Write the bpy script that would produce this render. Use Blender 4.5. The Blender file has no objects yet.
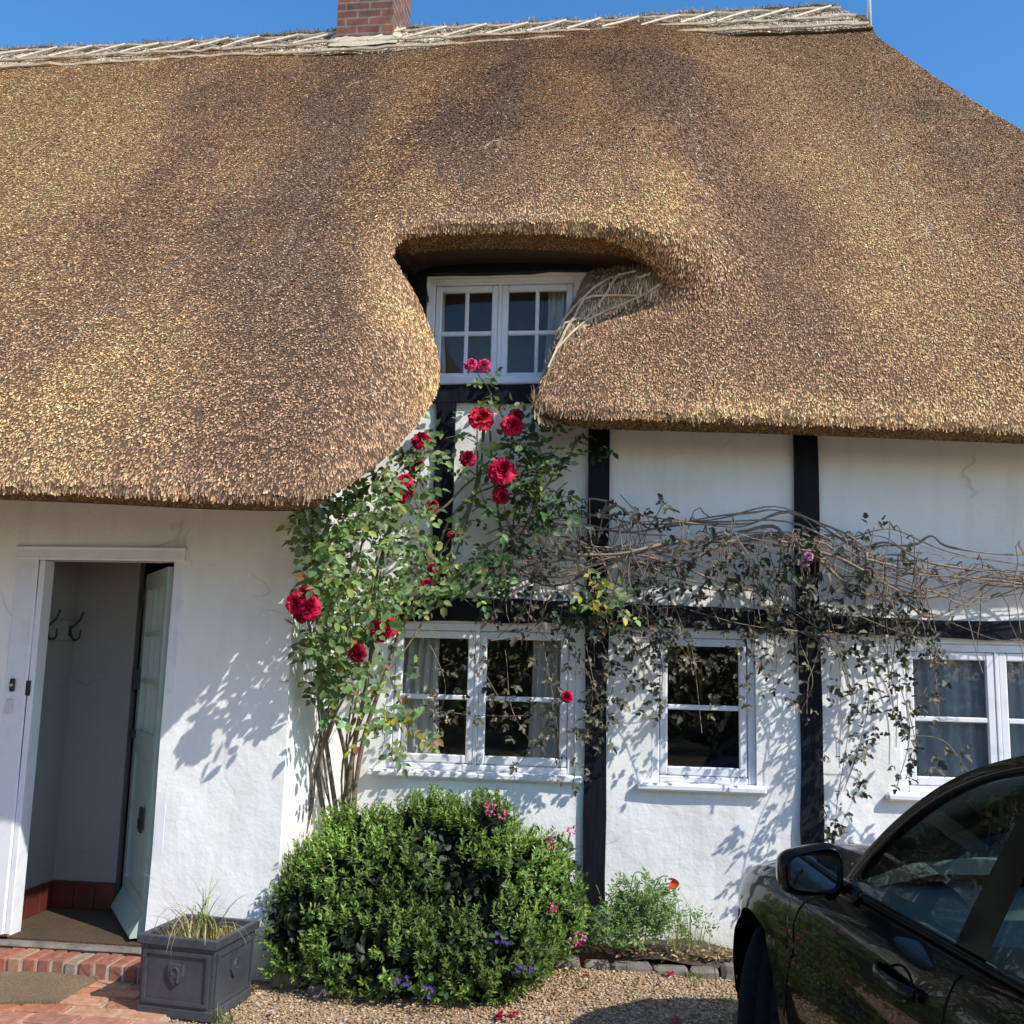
import bpy, math, random
import numpy as np
from mathutils import Vector, Matrix
from mathutils.geometry import delaunay_2d_cdt
random.seed(7); RNG = np.random.default_rng(7)
scene = bpy.context.scene
COL = scene.collection
PI = math.pi

# ------------------------------------------------------------------ camera (house frame: X along the wall, Y into the house)
YAW, PITCH, ROLL, FPX, CAMZ = math.radians(7), math.radians(8.5), math.radians(1.4), 994.0, 1.6
CM = Matrix.Rotation(YAW, 3, 'Z') @ Matrix.Rotation(PI/2 + PITCH, 3, 'X') @ Matrix.Rotation(ROLL, 3, 'Z')
CMN = np.array(CM); CAM = np.array([0, 0, CAMZ])
def ray(x, y): return CMN @ np.array([(x-512)/FPX, -(y-512)/FPX, -1.0])
def P(x, y, n):                     # point of the plane Y = n seen at a pixel of the photograph
    d = ray(x, y); return CAM + d*(n/d[1])
def G(x, y, z=0.0):                 # point of the plane Z = z
    d = ray(x, y); return CAM + d*((z-CAMZ)/d[2])
cd = bpy.data.cameras.new('camera'); cam = bpy.data.objects.new('camera', cd); COL.objects.link(cam)
cam.matrix_world = Matrix.Translation((0, 0, CAMZ)) @ CM.to_4x4()
cd.sensor_width = 36; cd.lens = 36*FPX/1024; cd.clip_start = 0.05; cd.clip_end = 3000
scene.camera = cam

# ------------------------------------------------------------------ light
SUNDIR = Vector((0.95, -0.58, 1.0)).normalized()
w = bpy.data.worlds.new('World'); scene.world = w; w.use_nodes = True
nt = w.node_tree; bg = nt.nodes['Background']
sky = nt.nodes.new('ShaderNodeTexSky'); sky.sky_type = 'NISHITA'; sky.sun_disc = False
sky.sun_elevation = math.asin(SUNDIR.z); sky.sun_rotation = math.atan2(SUNDIR.x, SUNDIR.y)
sky.air_density = 1.0; sky.dust_density = 0.4; sky.ozone_density = 1.6
hs_ = nt.nodes.new('ShaderNodeHueSaturation'); hs_.inputs['Saturation'].default_value = 1.32; hs_.inputs['Value'].default_value = 1.55
nt.links.new(sky.outputs['Color'], hs_.inputs['Color']); nt.links.new(hs_.outputs['Color'], bg.inputs['Color']); bg.inputs['Strength'].default_value = 0.15
ld = bpy.data.lights.new('sun', 'SUN'); ld.energy = 5.0; ld.angle = math.radians(0.5); ld.color = (1.0, 0.96, 0.89)
lo = bpy.data.objects.new('sun', ld); COL.objects.link(lo)
lo.rotation_euler = SUNDIR.to_track_quat('Z', 'Y').to_euler()
scene.view_settings.view_transform = 'Standard'; scene.view_settings.look = 'None'; scene.view_settings.exposure = 0
scene.cycles.max_bounces = 8; scene.cycles.transparent_max_bounces = 16
scene.cycles.use_denoising = True

# ------------------------------------------------------------------ material helpers
class NT:
    def __init__(s, name):
        s.m = bpy.data.materials.new(name); s.m.use_nodes = True; s.t = s.m.node_tree
        s.b = s.t.nodes['Principled BSDF']; s.out = s.t.nodes['Material Output']
    def n(s, kind, **kw):
        nd = s.t.nodes.new('ShaderNode'+kind)
        for k, v in kw.items():
            if k.startswith('i_'):
                key = k[2:].replace('_', ' ')
                nd.inputs[key].default_value = v
            else: setattr(nd, k, v)
        return nd
    def l(s, a, b): s.t.links.new(a, b)
    def coord(s, which='Object'): return s.n('TexCoord').outputs[which]
    def mapped(s, scale, which='Object'):
        mp = s.n('Mapping'); mp.inputs['Scale'].default_value = scale; s.l(s.coord(which), mp.inputs['Vector']); return mp.outputs['Vector']
    def noise(s, scale, vec=None, detail=6, rough=0.6):
        nd = s.n('TexNoise'); nd.inputs['Scale'].default_value = scale; nd.inputs['Detail'].default_value = detail; nd.inputs['Roughness'].default_value = rough
        s.l(vec if vec is not None else s.coord(), nd.inputs['Vector']); return nd.outputs['Fac']
    def ramp(s, fac, stops):
        r = s.n('ValToRGB'); e = r.color_ramp.elements
        while len(e) < len(stops): e.new(0.5)
        for k, (p, c) in enumerate(stops):
            e[k].position = p; e[k].color = (c[0], c[1], c[2], 1) if not isinstance(c, (int, float)) else (c, c, c, 1)
        s.l(fac, r.inputs['Fac']); return r.outputs['Color']
    def mul(s, a, b, fac=1.0, mode='MULTIPLY'):
        m = s.n('MixRGB', blend_type=mode); m.inputs['Fac'].default_value = fac
        for k, v in ((1, a), (2, b)):
            if isinstance(v, tuple): m.inputs[k].default_value = (*v, 1)
            else: s.l(v, m.inputs[k])
        return m.outputs['Color']
    def bump(s, h, strength=0.3, dist=0.01, normal=None):
        b = s.n('Bump'); b.inputs['Strength'].default_value = strength; b.inputs['Distance'].default_value = dist
        s.l(h, b.inputs['Height'])
        if normal is not None: s.l(normal, b.inputs['Normal'])
        s.l(b.outputs['Normal'], s.b.inputs['Normal']); return b.outputs['Normal']
    def set(s, **kw):
        for k, v in kw.items():
            key = {'rough': 'Roughness', 'metal': 'Metallic', 'spec': 'Specular IOR Level', 'coat': 'Coat Weight', 'coatr': 'Coat Roughness', 'ior': 'IOR', 'sheen': 'Sheen Weight'}[k]
            s.b.inputs[key].default_value = v
        return s
    def base(s, c):
        if isinstance(c, tuple): s.b.inputs['Base Color'].default_value = (*c, 1)
        else: s.l(c, s.b.inputs['Base Color'])
        return s

def simple(name, c, rough=0.6, var=0.15, scale=12, bump=0.0, bscale=60, **kw):
    t = NT(name)
    f = t.noise(scale)
    col = t.ramp(f, [(0.25, tuple(x*(1-var) for x in c)), (0.75, tuple(min(1, x*(1+var)) for x in c))])
    t.base(col).set(rough=rough, **kw)
    if bump: t.bump(t.noise(bscale), bump, 0.004)
    return t.m
def vcol(name, rough=0.8, var=0.25, scale=25, transl=0.0, ttint=(1.5, 1.55, 0.6), **kw):
    t = NT(name); a = t.n('Attribute', attribute_name='tint')
    f = t.ramp(t.noise(scale, detail=3), [(0.3, 1-var), (0.7, 1+var*0.5)])
    c = t.mul(a.outputs['Color'], f); t.base(c).set(rough=rough, **kw)
    if transl:
        tr = t.n('BsdfTranslucent'); tc = t.mul(c, ttint); t.l(tc, tr.inputs['Color'])
        mx = t.n('MixShader'); mx.inputs[0].default_value = transl
        t.l(t.b.outputs[0], mx.inputs[1]); t.l(tr.outputs[0], mx.inputs[2]); t.l(mx.outputs[0], t.out.inputs['Surface'])
    return t.m

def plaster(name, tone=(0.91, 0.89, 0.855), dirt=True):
    t = NT(name)
    big = t.ramp(t.noise(1.3, detail=8), [(0.35, (tone[0]*0.93, tone[1]*0.93, tone[2]*0.91)), (0.6, tone)])
    if dirt:
        mp = t.mapped((4.0, 4.0, 0.7)); st = t.ramp(t.noise(2.0, mp, 6), [(0.28, (0.86, 0.85, 0.80)), (0.5, (1, 1, 1))])
        big = t.mul(big, st, 0.6)
        sx = t.n('SeparateXYZ'); t.l(t.coord(), sx.inputs[0])
        mz = t.n('MapRange'); mz.inputs['From Min'].default_value = 0.05; mz.inputs['From Max'].default_value = 0.5
        t.l(sx.outputs['Z'], mz.inputs['Value'])
        ad = t.n('Math', operation='ADD'); t.l(mz.outputs[0], ad.inputs[0]); t.l(t.noise(6, detail=6), ad.inputs[1])
        g = t.ramp(ad.outputs[0], [(0.45, (0.62, 0.60, 0.50)), (0.85, (1, 1, 1))])
        big = t.mul(big, g, 0.8)
    t.base(big).set(rough=0.75)
    h = t.noise(7, detail=5); v = t.n('TexVoronoi', feature='DISTANCE_TO_EDGE'); v.inputs['Scale'].default_value = 1.1
    wv = t.n('Mapping'); t.l(t.coord(), wv.inputs['Vector'])
    nz = t.n('TexNoise'); nz.inputs['Scale'].default_value = 3; t.l(t.coord(), nz.inputs['Vector'])
    mx = t.n('MixRGB'); mx.inputs['Fac'].default_value = 0.35; t.l(wv.outputs[0], mx.inputs[1]); t.l(nz.outputs['Color'], mx.inputs[2]); t.l(mx.outputs[0], v.inputs['Vector'])
    cr = t.ramp(v.outputs['Distance'], [(0.0, 0.0), (0.02, 1.0)])
    msk = t.ramp(t.noise(1.7, detail=2), [(0.5, 0.0), (0.6, 1.0)]); ck = t.ramp(v.outputs['Distance'], [(0.0, (.80, .78, .74)), (0.006, (1, 1, 1))]); mm = t.n('MixRGB', blend_type='MULTIPLY'); t.l(msk, mm.inputs[0]); t.l(big, mm.inputs[1]); t.l(ck, mm.inputs[2]); t.base(mm.outputs[0])
    n1 = t.bump(h, 0.45, 0.02)
    n2 = t.bump(t.noise(55, detail=4), 0.25, 0.004, n1)
    t.bump(cr, 0.18, 0.003, n2)
    return t.m
MAT = {}
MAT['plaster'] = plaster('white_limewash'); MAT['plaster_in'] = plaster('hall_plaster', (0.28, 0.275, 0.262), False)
def timber():
    t = NT('black_painted_timber'); mp = t.mapped((14, 14, 1.2))
    f = t.noise(3, mp, 8); t.base(t.ramp(f, [(0.3, (0.003, 0.0035, 0.006)), (0.62, (0.007, 0.008, 0.013)), (0.82, (0.025, 0.025, 0.03))])).set(rough=0.6, spec=0.22)
    t.bump(f, 0.5, 0.006); return t.m
MAT['timber'] = timber()
def white_paint(name, c=(0.80, 0.80, 0.82)):
    t = NT(name); f = t.noise(9, detail=8)
    t.base(t.ramp(f, [(0.28, tuple(x*0.86 for x in c)), (0.5, c)])).set(rough=0.38); t.bump(t.noise(40, t.mapped((1, 1, 0.2))), 0.12, 0.003); return t.m
MAT['white'] = white_paint('white_gloss_paint'); MAT['sage'] = white_paint('sage_green_paint', (0.38, 0.48, 0.41))
def glass(name, tint=(0.9, 0.95, 0.95), ior=1.5, rough=0.0):
    t = NT(name); t.t.nodes.remove(t.b)
    tr = t.n('BsdfTransparent'); tr.inputs[0].default_value = (*tint, 1)
    gl = t.n('BsdfGlossy'); gl.inputs['Roughness'].default_value = rough; gl.inputs[0].default_value = (1, 1, 1, 1)
    fr = t.n('Fresnel'); fr.inputs['IOR'].default_value = ior
    h = t.n('Bump'); h.inputs['Strength'].default_value = 0.04; h.inputs['Distance'].default_value = 0.01
    nz = t.n('TexNoise'); nz.inputs['Scale'].default_value = 4; t.l(t.coord(), nz.inputs['Vector']); t.l(nz.outputs['Fac'], h.inputs['Height']); t.l(h.outputs[0], gl.inputs['Normal'])
    mx = t.n('MixShader'); t.l(fr.outputs[0], mx.inputs[0]); t.l(tr.outputs[0], mx.inputs[1]); t.l(gl.outputs[0], mx.inputs[2])
    t.l(mx.outputs[0], t.out.inputs['Surface']); return t.m
MAT['glass'] = glass('window_glass', (0.92, 0.94, 0.94), 1.48)
MAT['carglass'] = glass('car_glass', (0.78, 0.93, 0.87), 1.2)
def brickmat(name, c1, c2, mort, bw=0.225, bh=0.075, mw=0.012, which='UV'):
    t = NT(name); bt = t.n('TexBrick'); t.l(t.coord(which), bt.inputs['Vector'])
    bt.inputs['Scale'].default_value = 1; bt.inputs['Brick Width'].default_value = bw; bt.inputs['Row Height'].default_value = bh; bt.inputs['Mortar Size'].default_value = mw
    bt.inputs['Color1'].default_value = (*c1, 1); bt.inputs['Color2'].default_value = (*c2, 1); bt.inputs['Mortar'].default_value = (*mort, 1); bt.inputs['Bias'].default_value = -0.1
    f = t.ramp(t.noise(9, t.coord(which), 8), [(0.3, 0.5), (0.55, 1.0), (0.75, 1.25)])
    t.base(t.mul(bt.outputs['Color'], f)).set(rough=0.85)
    inv = t.n('Invert'); t.l(bt.outputs['Fac'], inv.inputs['Color']); n1 = t.bump(inv.outputs[0], 0.7, 0.01); t.bump(t.noise(60, t.coord(which)), 0.4, 0.005, n1)
    return t.m
MAT['brick'] = brickmat('chimney_brick', (0.24, 0.075, 0.042), (0.10, 0.052, 0.038), (0.20, 0.17, 0.135), .225, .08, .010)
MAT['redbrick'] = vcol('step_brick', 0.85, 0.35, 30)
MAT['mortar'] = simple('lime_mortar', (0.42, 0.38, 0.31), 0.9, 0.2, 20, 0.5)
MAT['flash'] = simple('chimney_flaunching', (0.52, 0.43, 0.30), 0.9, 0.2, 14, 0.5)
MAT['reed'] = vcol('thatch_reed', 0.9, 0.3, 18, spec=0.06)
MAT['stick'] = vcol('hazel_ligger', 0.7, 0.3, 30)
MAT['leaf'] = vcol('leaf', 0.5, 0.25, 20, 0.28, spec=0.3)
MAT['leafmatt'] = vcol('creeper_leaf', 0.55, 0.25, 30, 0.15)
MAT['bark'] = vcol('bark', 0.85, 0.4, 45)
MAT['petal'] = vcol('petal', 0.6, 0.2, 40, 0.2, (1.0, .7, .9), spec=0.25)
MAT['pebble'] = vcol('pebble', 0.75, 0.25, 60)
MAT['tile'] = simple('red_quarry_tile', (0.10, 0.022, 0.016), 0.35, 0.35, 9)
def coir(name, c):
    t = NT(name); f = t.noise(120, detail=4); g = t.noise(3, detail=6)
    t.base(t.mul(t.ramp(f, [(0.3, tuple(x*0.5 for x in c)), (0.7, tuple(x*1.4 for x in c))]), t.ramp(g, [(0.3, 0.7), (0.7, 1.1)]))).set(rough=0.95); t.bump(f, 0.9, 0.008); return t.m
MAT['coir'] = coir('coir_mat', (0.23, 0.155, 0.09)); MAT['coirdark'] = coir('hall_matting', (0.10, 0.06, 0.03))
MAT['lead'] = simple('lead_grey_fibre', (0.055, 0.058, 0.066), 0.5, 0.35, 7, 0.35, 50)
MAT['iron'] = simple('black_iron', (0.015, 0.015, 0.016), 0.4, 0.3, 30)
MAT['plastic'] = simple('cream_plastic', (0.62, 0.62, 0.56), 0.4, 0.06)
MAT['steel'] = simple('galvanised_steel', (0.55, 0.56, 0.58), 0.35, 0.15, 30, metal=0.9)
MAT['soil'] = simple('dark_soil', (0.075, 0.05, 0.032), 0.95, 0.5, 30, 0.8, 60)
MAT['stone'] = simple('weathered_stone', (0.20, 0.17, 0.14), 0.9, 0.45, 14, 0.8, 40)
MAT['dark_wood'] = simple('dark_old_wood', (0.03, 0.022, 0.017), 0.7, 0.4, 20, 0.4)
MAT['interior'] = simple('room_paint', (0.30, 0.29, 0.27), 0.8, 0.1)
def cloth(name, c, pattern=False):
    t = NT(name); f = t.noise(150, t.mapped((1, 1, 0.15)))
    col = t.ramp(f, [(0.3, tuple(x*0.85 for x in c)), (0.7, c)])
    if pattern:
        v = t.n('TexVoronoi'); v.inputs['Scale'].default_value = 16; t.l(t.mapped((1, 0.01, 0.8)), v.inputs['Vector'])
        col = t.mul(col, t.ramp(v.outputs['Distance'], [(0.12, (1.35, 1.35, 1.3)), (0.2, (1, 1, 1))]))
    t.base(col).set(rough=0.9)
    tr = t.n('BsdfTranslucent'); t.l(col, tr.inputs['Color']); mx = t.n('MixShader'); mx.inputs[0].default_value = 0.35
    t.l(t.b.outputs[0], mx.inputs[1]); t.l(tr.outputs[0], mx.inputs[2]); t.l(mx.outputs[0], t.out.inputs['Surface']); return t.m
MAT['curtain'] = cloth('cream_curtain', (0.74, 0.70, 0.64)); MAT['net'] = cloth('net_curtain', (0.78, 0.80, 0.82), True)
def gravelmat():
    t = NT('gravel_ground'); v = t.n('TexVoronoi'); v.inputs['Scale'].default_value = 55; t.l(t.coord(), v.inputs['Vector'])
    c = t.ramp(v.outputs['Color'], [(0.0, (0.26, 0.16, 0.09)), (0.4, (0.44, 0.30, 0.17)), (0.8, (0.56, 0.43, 0.29)), (1, (0.64, 0.56, 0.45))])
    g = t.ramp(t.noise(1.4, detail=8), [(0.3, (0.62, 0.6, 0.55)), (0.65, (1, 1, 1))])
    t.base(t.mul(c, g)).set(rough=0.9); t.bump(v.outputs['Distance'], 0.9, 0.015); return t.m
MAT['gravel'] = gravelmat()
def thatch_base():
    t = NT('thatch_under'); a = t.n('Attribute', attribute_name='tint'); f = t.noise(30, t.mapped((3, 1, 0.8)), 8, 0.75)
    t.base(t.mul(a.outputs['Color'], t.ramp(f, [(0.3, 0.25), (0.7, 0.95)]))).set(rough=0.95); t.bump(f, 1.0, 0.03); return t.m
MAT['thatch'] = thatch_base()
def carpaint():
    t = NT('black_car_paint'); f = t.noise(900, detail=2)
    t.base(t.ramp(f, [(0.45, (0.003, 0.003, 0.0035)), (0.75, (0.008, 0.008, 0.010))])).set(rough=0.3, spec=0.04, coat=0.6, coatr=0.012); t.b.inputs['Coat IOR'].default_value = 1.38; return t.m
MAT['paint'] = carpaint()
MAT['rubber'] = simple('tyre_rubber', (0.010, 0.010, 0.0105), 0.85, 0.3, 30, 0.3, 80, spec=0.15)
MAT['trim'] = simple('black_trim', (0.006, 0.006, 0.007), 0.16, 0.2, 30, spec=0.08)
MAT['cabin'] = simple('grey_cabin_plastic', (0.075, 0.08, 0.08), 0.6, 0.2, 30, 0.2)
MAT['cabinlight'] = simple('light_door_lining', (0.24, 0.25, 0.25), 0.6, 0.2, 30, 0.2)
MAT['alloy'] = simple('alloy_wheel', (0.45, 0.46, 0.48), 0.3, 0.1, 30, metal=0.9)
MAT['mirror'] = simple('mirror_silver', (0.55, 0.60, 0.66), 0.04, 0.06, 60, metal=1.0)
MAT['chrome'] = simple('chrome', (0.7, 0.7, 0.72), 0.12, 0.05, 60, metal=1.0)
MAT['lamp'] = simple('lamp_lens', (0.5, 0.5, 0.52), 0.08, 0.1, 60)
MAT['lampred'] = simple('red_lamp_lens', (0.35, 0.01, 0.01), 0.1, 0.1, 60)

# ------------------------------------------------------------------ object helpers
def tag(o, label=None, cat=None, group=None, kind=None):
    if label: o['label'] = label
    if cat: o['category'] = cat
    if group: o['group'] = group
    if kind: o['kind'] = kind
    return o
def empty(name, loc, label=None, cat=None, group=None, rz=0.0):
    o = bpy.data.objects.new(name, None); COL.objects.link(o); o.location = loc; o.rotation_euler = (0, 0, rz); o.empty_display_size = 0.1
    return tag(o, label, cat, group)
def link(name, me, mat, parent=None, local=False):
    o = bpy.data.objects.new(name, me); COL.objects.link(o)
    if mat is not None: me.materials.append(mat)
    if parent is not None:
        o.parent = parent
        if not local:                                        # coordinates already in the house frame
            p = parent; mw = Matrix.Identity(4)
            while p is not None:
                mw = (p.matrix_parent_inverse if p.parent else Matrix.Identity(4)) @ p.matrix_basis @ mw
                p = p.parent
            o.matrix_parent_inverse = mw.inverted()
    return o
def copy_tree(o, parent=None):
    c = o.copy(); COL.objects.link(c); c.parent = parent
    for ch in list(o.children): copy_tree(ch, c)
    return c
class MB:
    def __init__(s): s.v = []; s.f = []; s.uv = None
    def add(s, vs, fs):
        b = len(s.v); s.v += [tuple(v) for v in vs]; s.f += [tuple(b+i for i in f) for f in fs]; return s
    def box(s, a, b, bev=0.0):
        x0, y0, z0 = (min(a[i], b[i]) for i in range(3)); x1, y1, z1 = (max(a[i], b[i]) for i in range(3))
        if bev <= 0:
            return s.add([(x0,y0,z0),(x1,y0,z0),(x1,y1,z0),(x0,y1,z0),(x0,y0,z1),(x1,y0,z1),(x1,y1,z1),(x0,y1,z1)],
                         [(0,3,2,1),(4,5,6,7),(0,1,5,4),(1,2,6,5),(2,3,7,6),(3,0,4,7)])
        e = min(bev, (x1-x0)*.45, (y1-y0)*.45, (z1-z0)*.45); vs = []; idx = {}
        for i, (x, sx) in enumerate(((x0, 1), (x1, -1))):
            for j, (y, sy) in enumerate(((y0, 1), (y1, -1))):
                for k, (z, sz) in enumerate(((z0, 1), (z1, -1))):
                    idx[i,j,k] = len(vs); vs += [(x, y+sy*e, z+sz*e), (x+sx*e, y, z+sz*e), (x+sx*e, y+sy*e, z)]
        I = lambda i,j,k,a: idx[i,j,k]+a
        fs = []
        for i in (0,1):
            q = [I(i,0,0,0),I(i,1,0,0),I(i,1,1,0),I(i,0,1,0)]; fs.append(q if i else q[::-1])
            q = [I(0,i,0,1),I(1,i,0,1),I(1,i,1,1),I(0,i,1,1)]; fs.append(q if not i else q[::-1])
            q = [I(0,0,i,2),I(1,0,i,2),I(1,1,i,2),I(0,1,i,2)]; fs.append(q if i else q[::-1])
        for i in (0,1):
            for j in (0,1):
                q = [I(i,j,0,0),I(i,j,1,0),I(i,j,1,1),I(i,j,0,1)]; fs.append(q)
                q = [I(i,0,j,0),I(i,1,j,0),I(i,1,j,2),I(i,0,j,2)]; fs.append(q)
                q = [I(0,i,j,1),I(1,i,j,1),I(1,i,j,2),I(0,i,j,2)]; fs.append(q)
                for k in (0,1): fs.append([I(i,j,k,0),I(i,j,k,1),I(i,j,k,2)])
        return s.add(vs, fs)
    def prism(s, front, back):
        n = len(front)
        return s.add(list(front)+list(back), [tuple(range(n)), tuple(range(2*n-1, n-1, -1))]+[(i, n+i, n+(i+1) % n, (i+1) % n) for i in range(n)])
    def tube(s, pts, rad, n=6, cap=True):
        pts = [Vector(p) for p in pts]
        if not hasattr(rad, '__len__'): rad = [rad]*len(pts)
        up = Vector((0.3, 0.9, 0.2)).normalized(); rings = []
        for i, p in enumerate(pts):
            t = (pts[min(i+1, len(pts)-1)]-pts[max(i-1, 0)]); t = t.normalized() if t.length > 1e-9 else Vector((0,0,1))
            u = up - t*up.dot(t); u = u.normalized() if u.length > 1e-4 else t.orthogonal().normalized(); up = u; v = t.cross(u)
            rings.append([p+(u*math.cos(2*PI*k/n)+v*math.sin(2*PI*k/n))*rad[i] for k in range(n)])
        vs = [q for r in rings for q in r]; fs = []
        for i in range(len(pts)-1):
            for k in range(n): fs.append((i*n+k, i*n+(k+1) % n, (i+1)*n+(k+1) % n, (i+1)*n+k))
        if cap: fs.append(tuple(range(n-1, -1, -1))); fs.append(tuple((len(pts)-1)*n+k for k in range(n)))
        return s.add(vs, fs)
    def lathe(s, prof, c, n=24, axis='Z'):
        vs = []; fs = []; m = len(prof)
        for k in range(n):
            a = 2*PI*k/n
            for r, h in prof:
                if axis == 'Z': vs.append((c[0]+r*math.cos(a), c[1]+r*math.sin(a), c[2]+h))
                elif axis == 'Y': vs.append((c[0]+r*math.cos(a), c[1]+h, c[2]+r*math.sin(a)))
                else: vs.append((c[0]+h, c[1]+r*math.cos(a), c[2]+r*math.sin(a)))
        for k in range(n):
            for i in range(m-1): fs.append((k*m+i, ((k+1) % n)*m+i, ((k+1) % n)*m+i+1, k*m+i+1))
        return s.add(vs, fs)
    def grid(s, rows):
        n = len(rows[0]); vs = [p for r in rows for p in r]
        return s.add(vs, [(i*n+j, i*n+j+1, (i+1)*n+j+1, (i+1)*n+j) for i in range(len(rows)-1) for j in range(n-1)])
    def build(s, name, mat, parent=None, smooth=False, local=False, tint=None, jitter=0.0, fix=True):
        me = bpy.data.meshes.new(name)
        v = s.v
        if jitter: v = [(p[0]+random.uniform(-1,1)*jitter, p[1]+random.uniform(-1,1)*jitter, p[2]+random.uniform(-1,1)*jitter) for p in v]
        me.from_pydata(v, [], s.f); me.update()
        if fix:
            import bmesh
            bm = bmesh.new(); bm.from_mesh(me); bmesh.ops.recalc_face_normals(bm, faces=bm.faces); bm.to_mesh(me); bm.free()
        if smooth: me.polygons.foreach_set('use_smooth', [True]*len(me.polygons))
        uv = me.uv_layers.new(name='UVMap')
        for p in me.polygons:
            nx, ny, nz = abs(p.normal.x), abs(p.normal.y), abs(p.normal.z)
            for li in p.loop_indices:
                c = me.vertices[me.loops[li].vertex_index].co
                uv.data[li].uv = (c.x, c.y) if nz > max(nx, ny) else ((c.x, c.z) if ny >= nx else (c.y, c.z))
        if tint is not None: settint(me, tint)
        return link(name, me, mat, parent, local)
def settint(me, tint):
    a = me.color_attributes.new('tint', 'FLOAT_COLOR', 'POINT'); n = len(me.vertices)
    t = np.ones((n, 4), np.float32)
    t[:, :3] = np.asarray(tint, np.float32) if np.asarray(tint).ndim == 2 else np.asarray(tint, np.float32)[None, :]
    a.data.foreach_set('color', t.ravel())
def npmesh(name, V, Fs, mat, parent=None, tint=None, smooth=False, local=False):
    me = bpy.data.meshes.new(name); V = np.ascontiguousarray(V, np.float32)
    Fs = [np.asarray(f, np.int32) for f in (Fs if isinstance(Fs, list) else [Fs])]
    me.vertices.add(len(V)); me.vertices.foreach_set('co', V.ravel())
    lv = np.concatenate([f.ravel() for f in Fs]); tot = np.concatenate([np.full(len(f), f.shape[1], np.int32) for f in Fs])
    st = np.concatenate([[0], np.cumsum(tot)[:-1]]).astype(np.int32)
    me.loops.add(len(lv)); me.loops.foreach_set('vertex_index', lv)
    me.polygons.add(len(tot)); me.polygons.foreach_set('loop_start', st)
    me.update(calc_edges=True); me.validate()
    if smooth: me.polygons.foreach_set('use_smooth', np.ones(len(me.polygons), bool))
    if tint is not None: settint(me, tint)
    return link(name, me, mat, parent, local)
def unit(a): return a/np.maximum(np.linalg.norm(a, axis=-1, keepdims=True), 1e-9)
def spline(pts, n):
    p = np.asarray(pts, float); m = len(p)
    if m < 3: return np.array([p[0]+(p[-1]-p[0])*t for t in np.linspace(0, 1, n)])
    q = np.vstack([2*p[0]-p[1], p, 2*p[-1]-p[-2]]); out = []
    for t in np.linspace(0, m-1, n):
        i = min(int(t), m-2); u = t-i; a, b, c, d = q[i], q[i+1], q[i+2], q[i+3]
        out.append(0.5*((2*b)+(c-a)*u+(2*a-5*b+4*c-d)*u*u+(3*b-a-3*c+d)*u**3))
    return np.array(out)

# leaves: pos (N,3), dir (N,3) growth direction, nor (N,3) face normal, size (N,), width ratio, colours (N,3)
def leafmesh(name, pos, dr, nor, size, wr, col, mat, parent=None, fold=0.25, shape='ovate', droop=0.15, local=False):
    N = len(pos); dr = unit(dr); side = unit(np.cross(dr, nor)); nor = np.cross(side, dr)
    if shape == 'ovate': T = [(0,0,0),(-.75,.22,1),(-.8,.6,1),(0,1,0),(.8,.6,1),(.75,.22,1)]; F = [[0,3,2,1],[0,5,4,3]]
    elif shape == 'lobed': T = [(0,0,0),(-.55,.12,.6),(-1.,.42,1),(-.5,.5,.5),(-.62,.78,.8),(0,1.05,0),(.62,.78,.8),(.5,.5,.5),(1.,.42,1),(.55,.12,.6)]; F = None
    else: T = [(0,0,0),(-.7,.4,1),(-.45,.75,.8),(0,1,0),(.45,.75,.8),(.7,.4,1)]; F = [[0,3,2,1],[0,5,4,3]]
    T = np.array(T); k = len(T); s = size[:, None]
    V = np.zeros((N, k, 3))
    for i, (x, y, h) in enumerate(T):
        V[:, i] = pos + side*(x*wr*0.5*s) + dr*(y*s) + nor*((h*fold*wr*0.5 - droop*y*y)*s)
    V = V.reshape(-1, 3); base = (np.arange(N)*k)[:, None]
    if F: Fs = np.vstack([base+np.array(f)[None, :] for f in F])
    else: Fs = [np.vstack([base+np.array([0,5,4,3])[None], base+np.array([0,3,2,1])[None], base+np.array([0,7,6,5])[None], base+np.array([0,9,8,7])[None]])]
    return npmesh(name, V, Fs, mat, parent, np.repeat(col, k, axis=0), smooth=False, local=local)
def shades(n, base, var=0.25, alt=None, pa=0.0, altc=None):
    b = np.asarray(base)[None]*np.exp(RNG.normal(0, var, (n, 1)))*np.exp(RNG.normal(0, var*0.25, (n, 3)))
    if alt is not None:
        m = RNG.random(n) < pa; b[m] = np.asarray(alt)[None]*np.exp(RNG.normal(0, var, (m.sum(), 1)))
    return b.clip(0, 1)

# ================================================================== GROUND
NM, NW = 5.9, 5.1                    # planes of the long front wall and of the projecting porch bay
XC = -1.78                           # corner of the bay
def hgt(x, y): return 0.012*math.sin(x*2.1+y)*math.cos(y*1.7)
vs = []; xs = np.concatenate([np.linspace(-600, -12, 10)[:-1], np.linspace(-12, 14, 105), np.linspace(14, 600, 10)[1:]])
ys = np.concatenate([np.linspace(-600, -6, 10)[:-1], np.linspace(-6, 12, 73), np.linspace(12, 900, 10)[1:]])
m = MB(); m.grid([[(x, y, hgt(x, y)*(1 if -6 < y < 8 else 0)-0.012) for x in xs] for y in ys])
tag(m.build('gravel_ground', MAT['gravel'], smooth=True), kind='structure')
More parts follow.
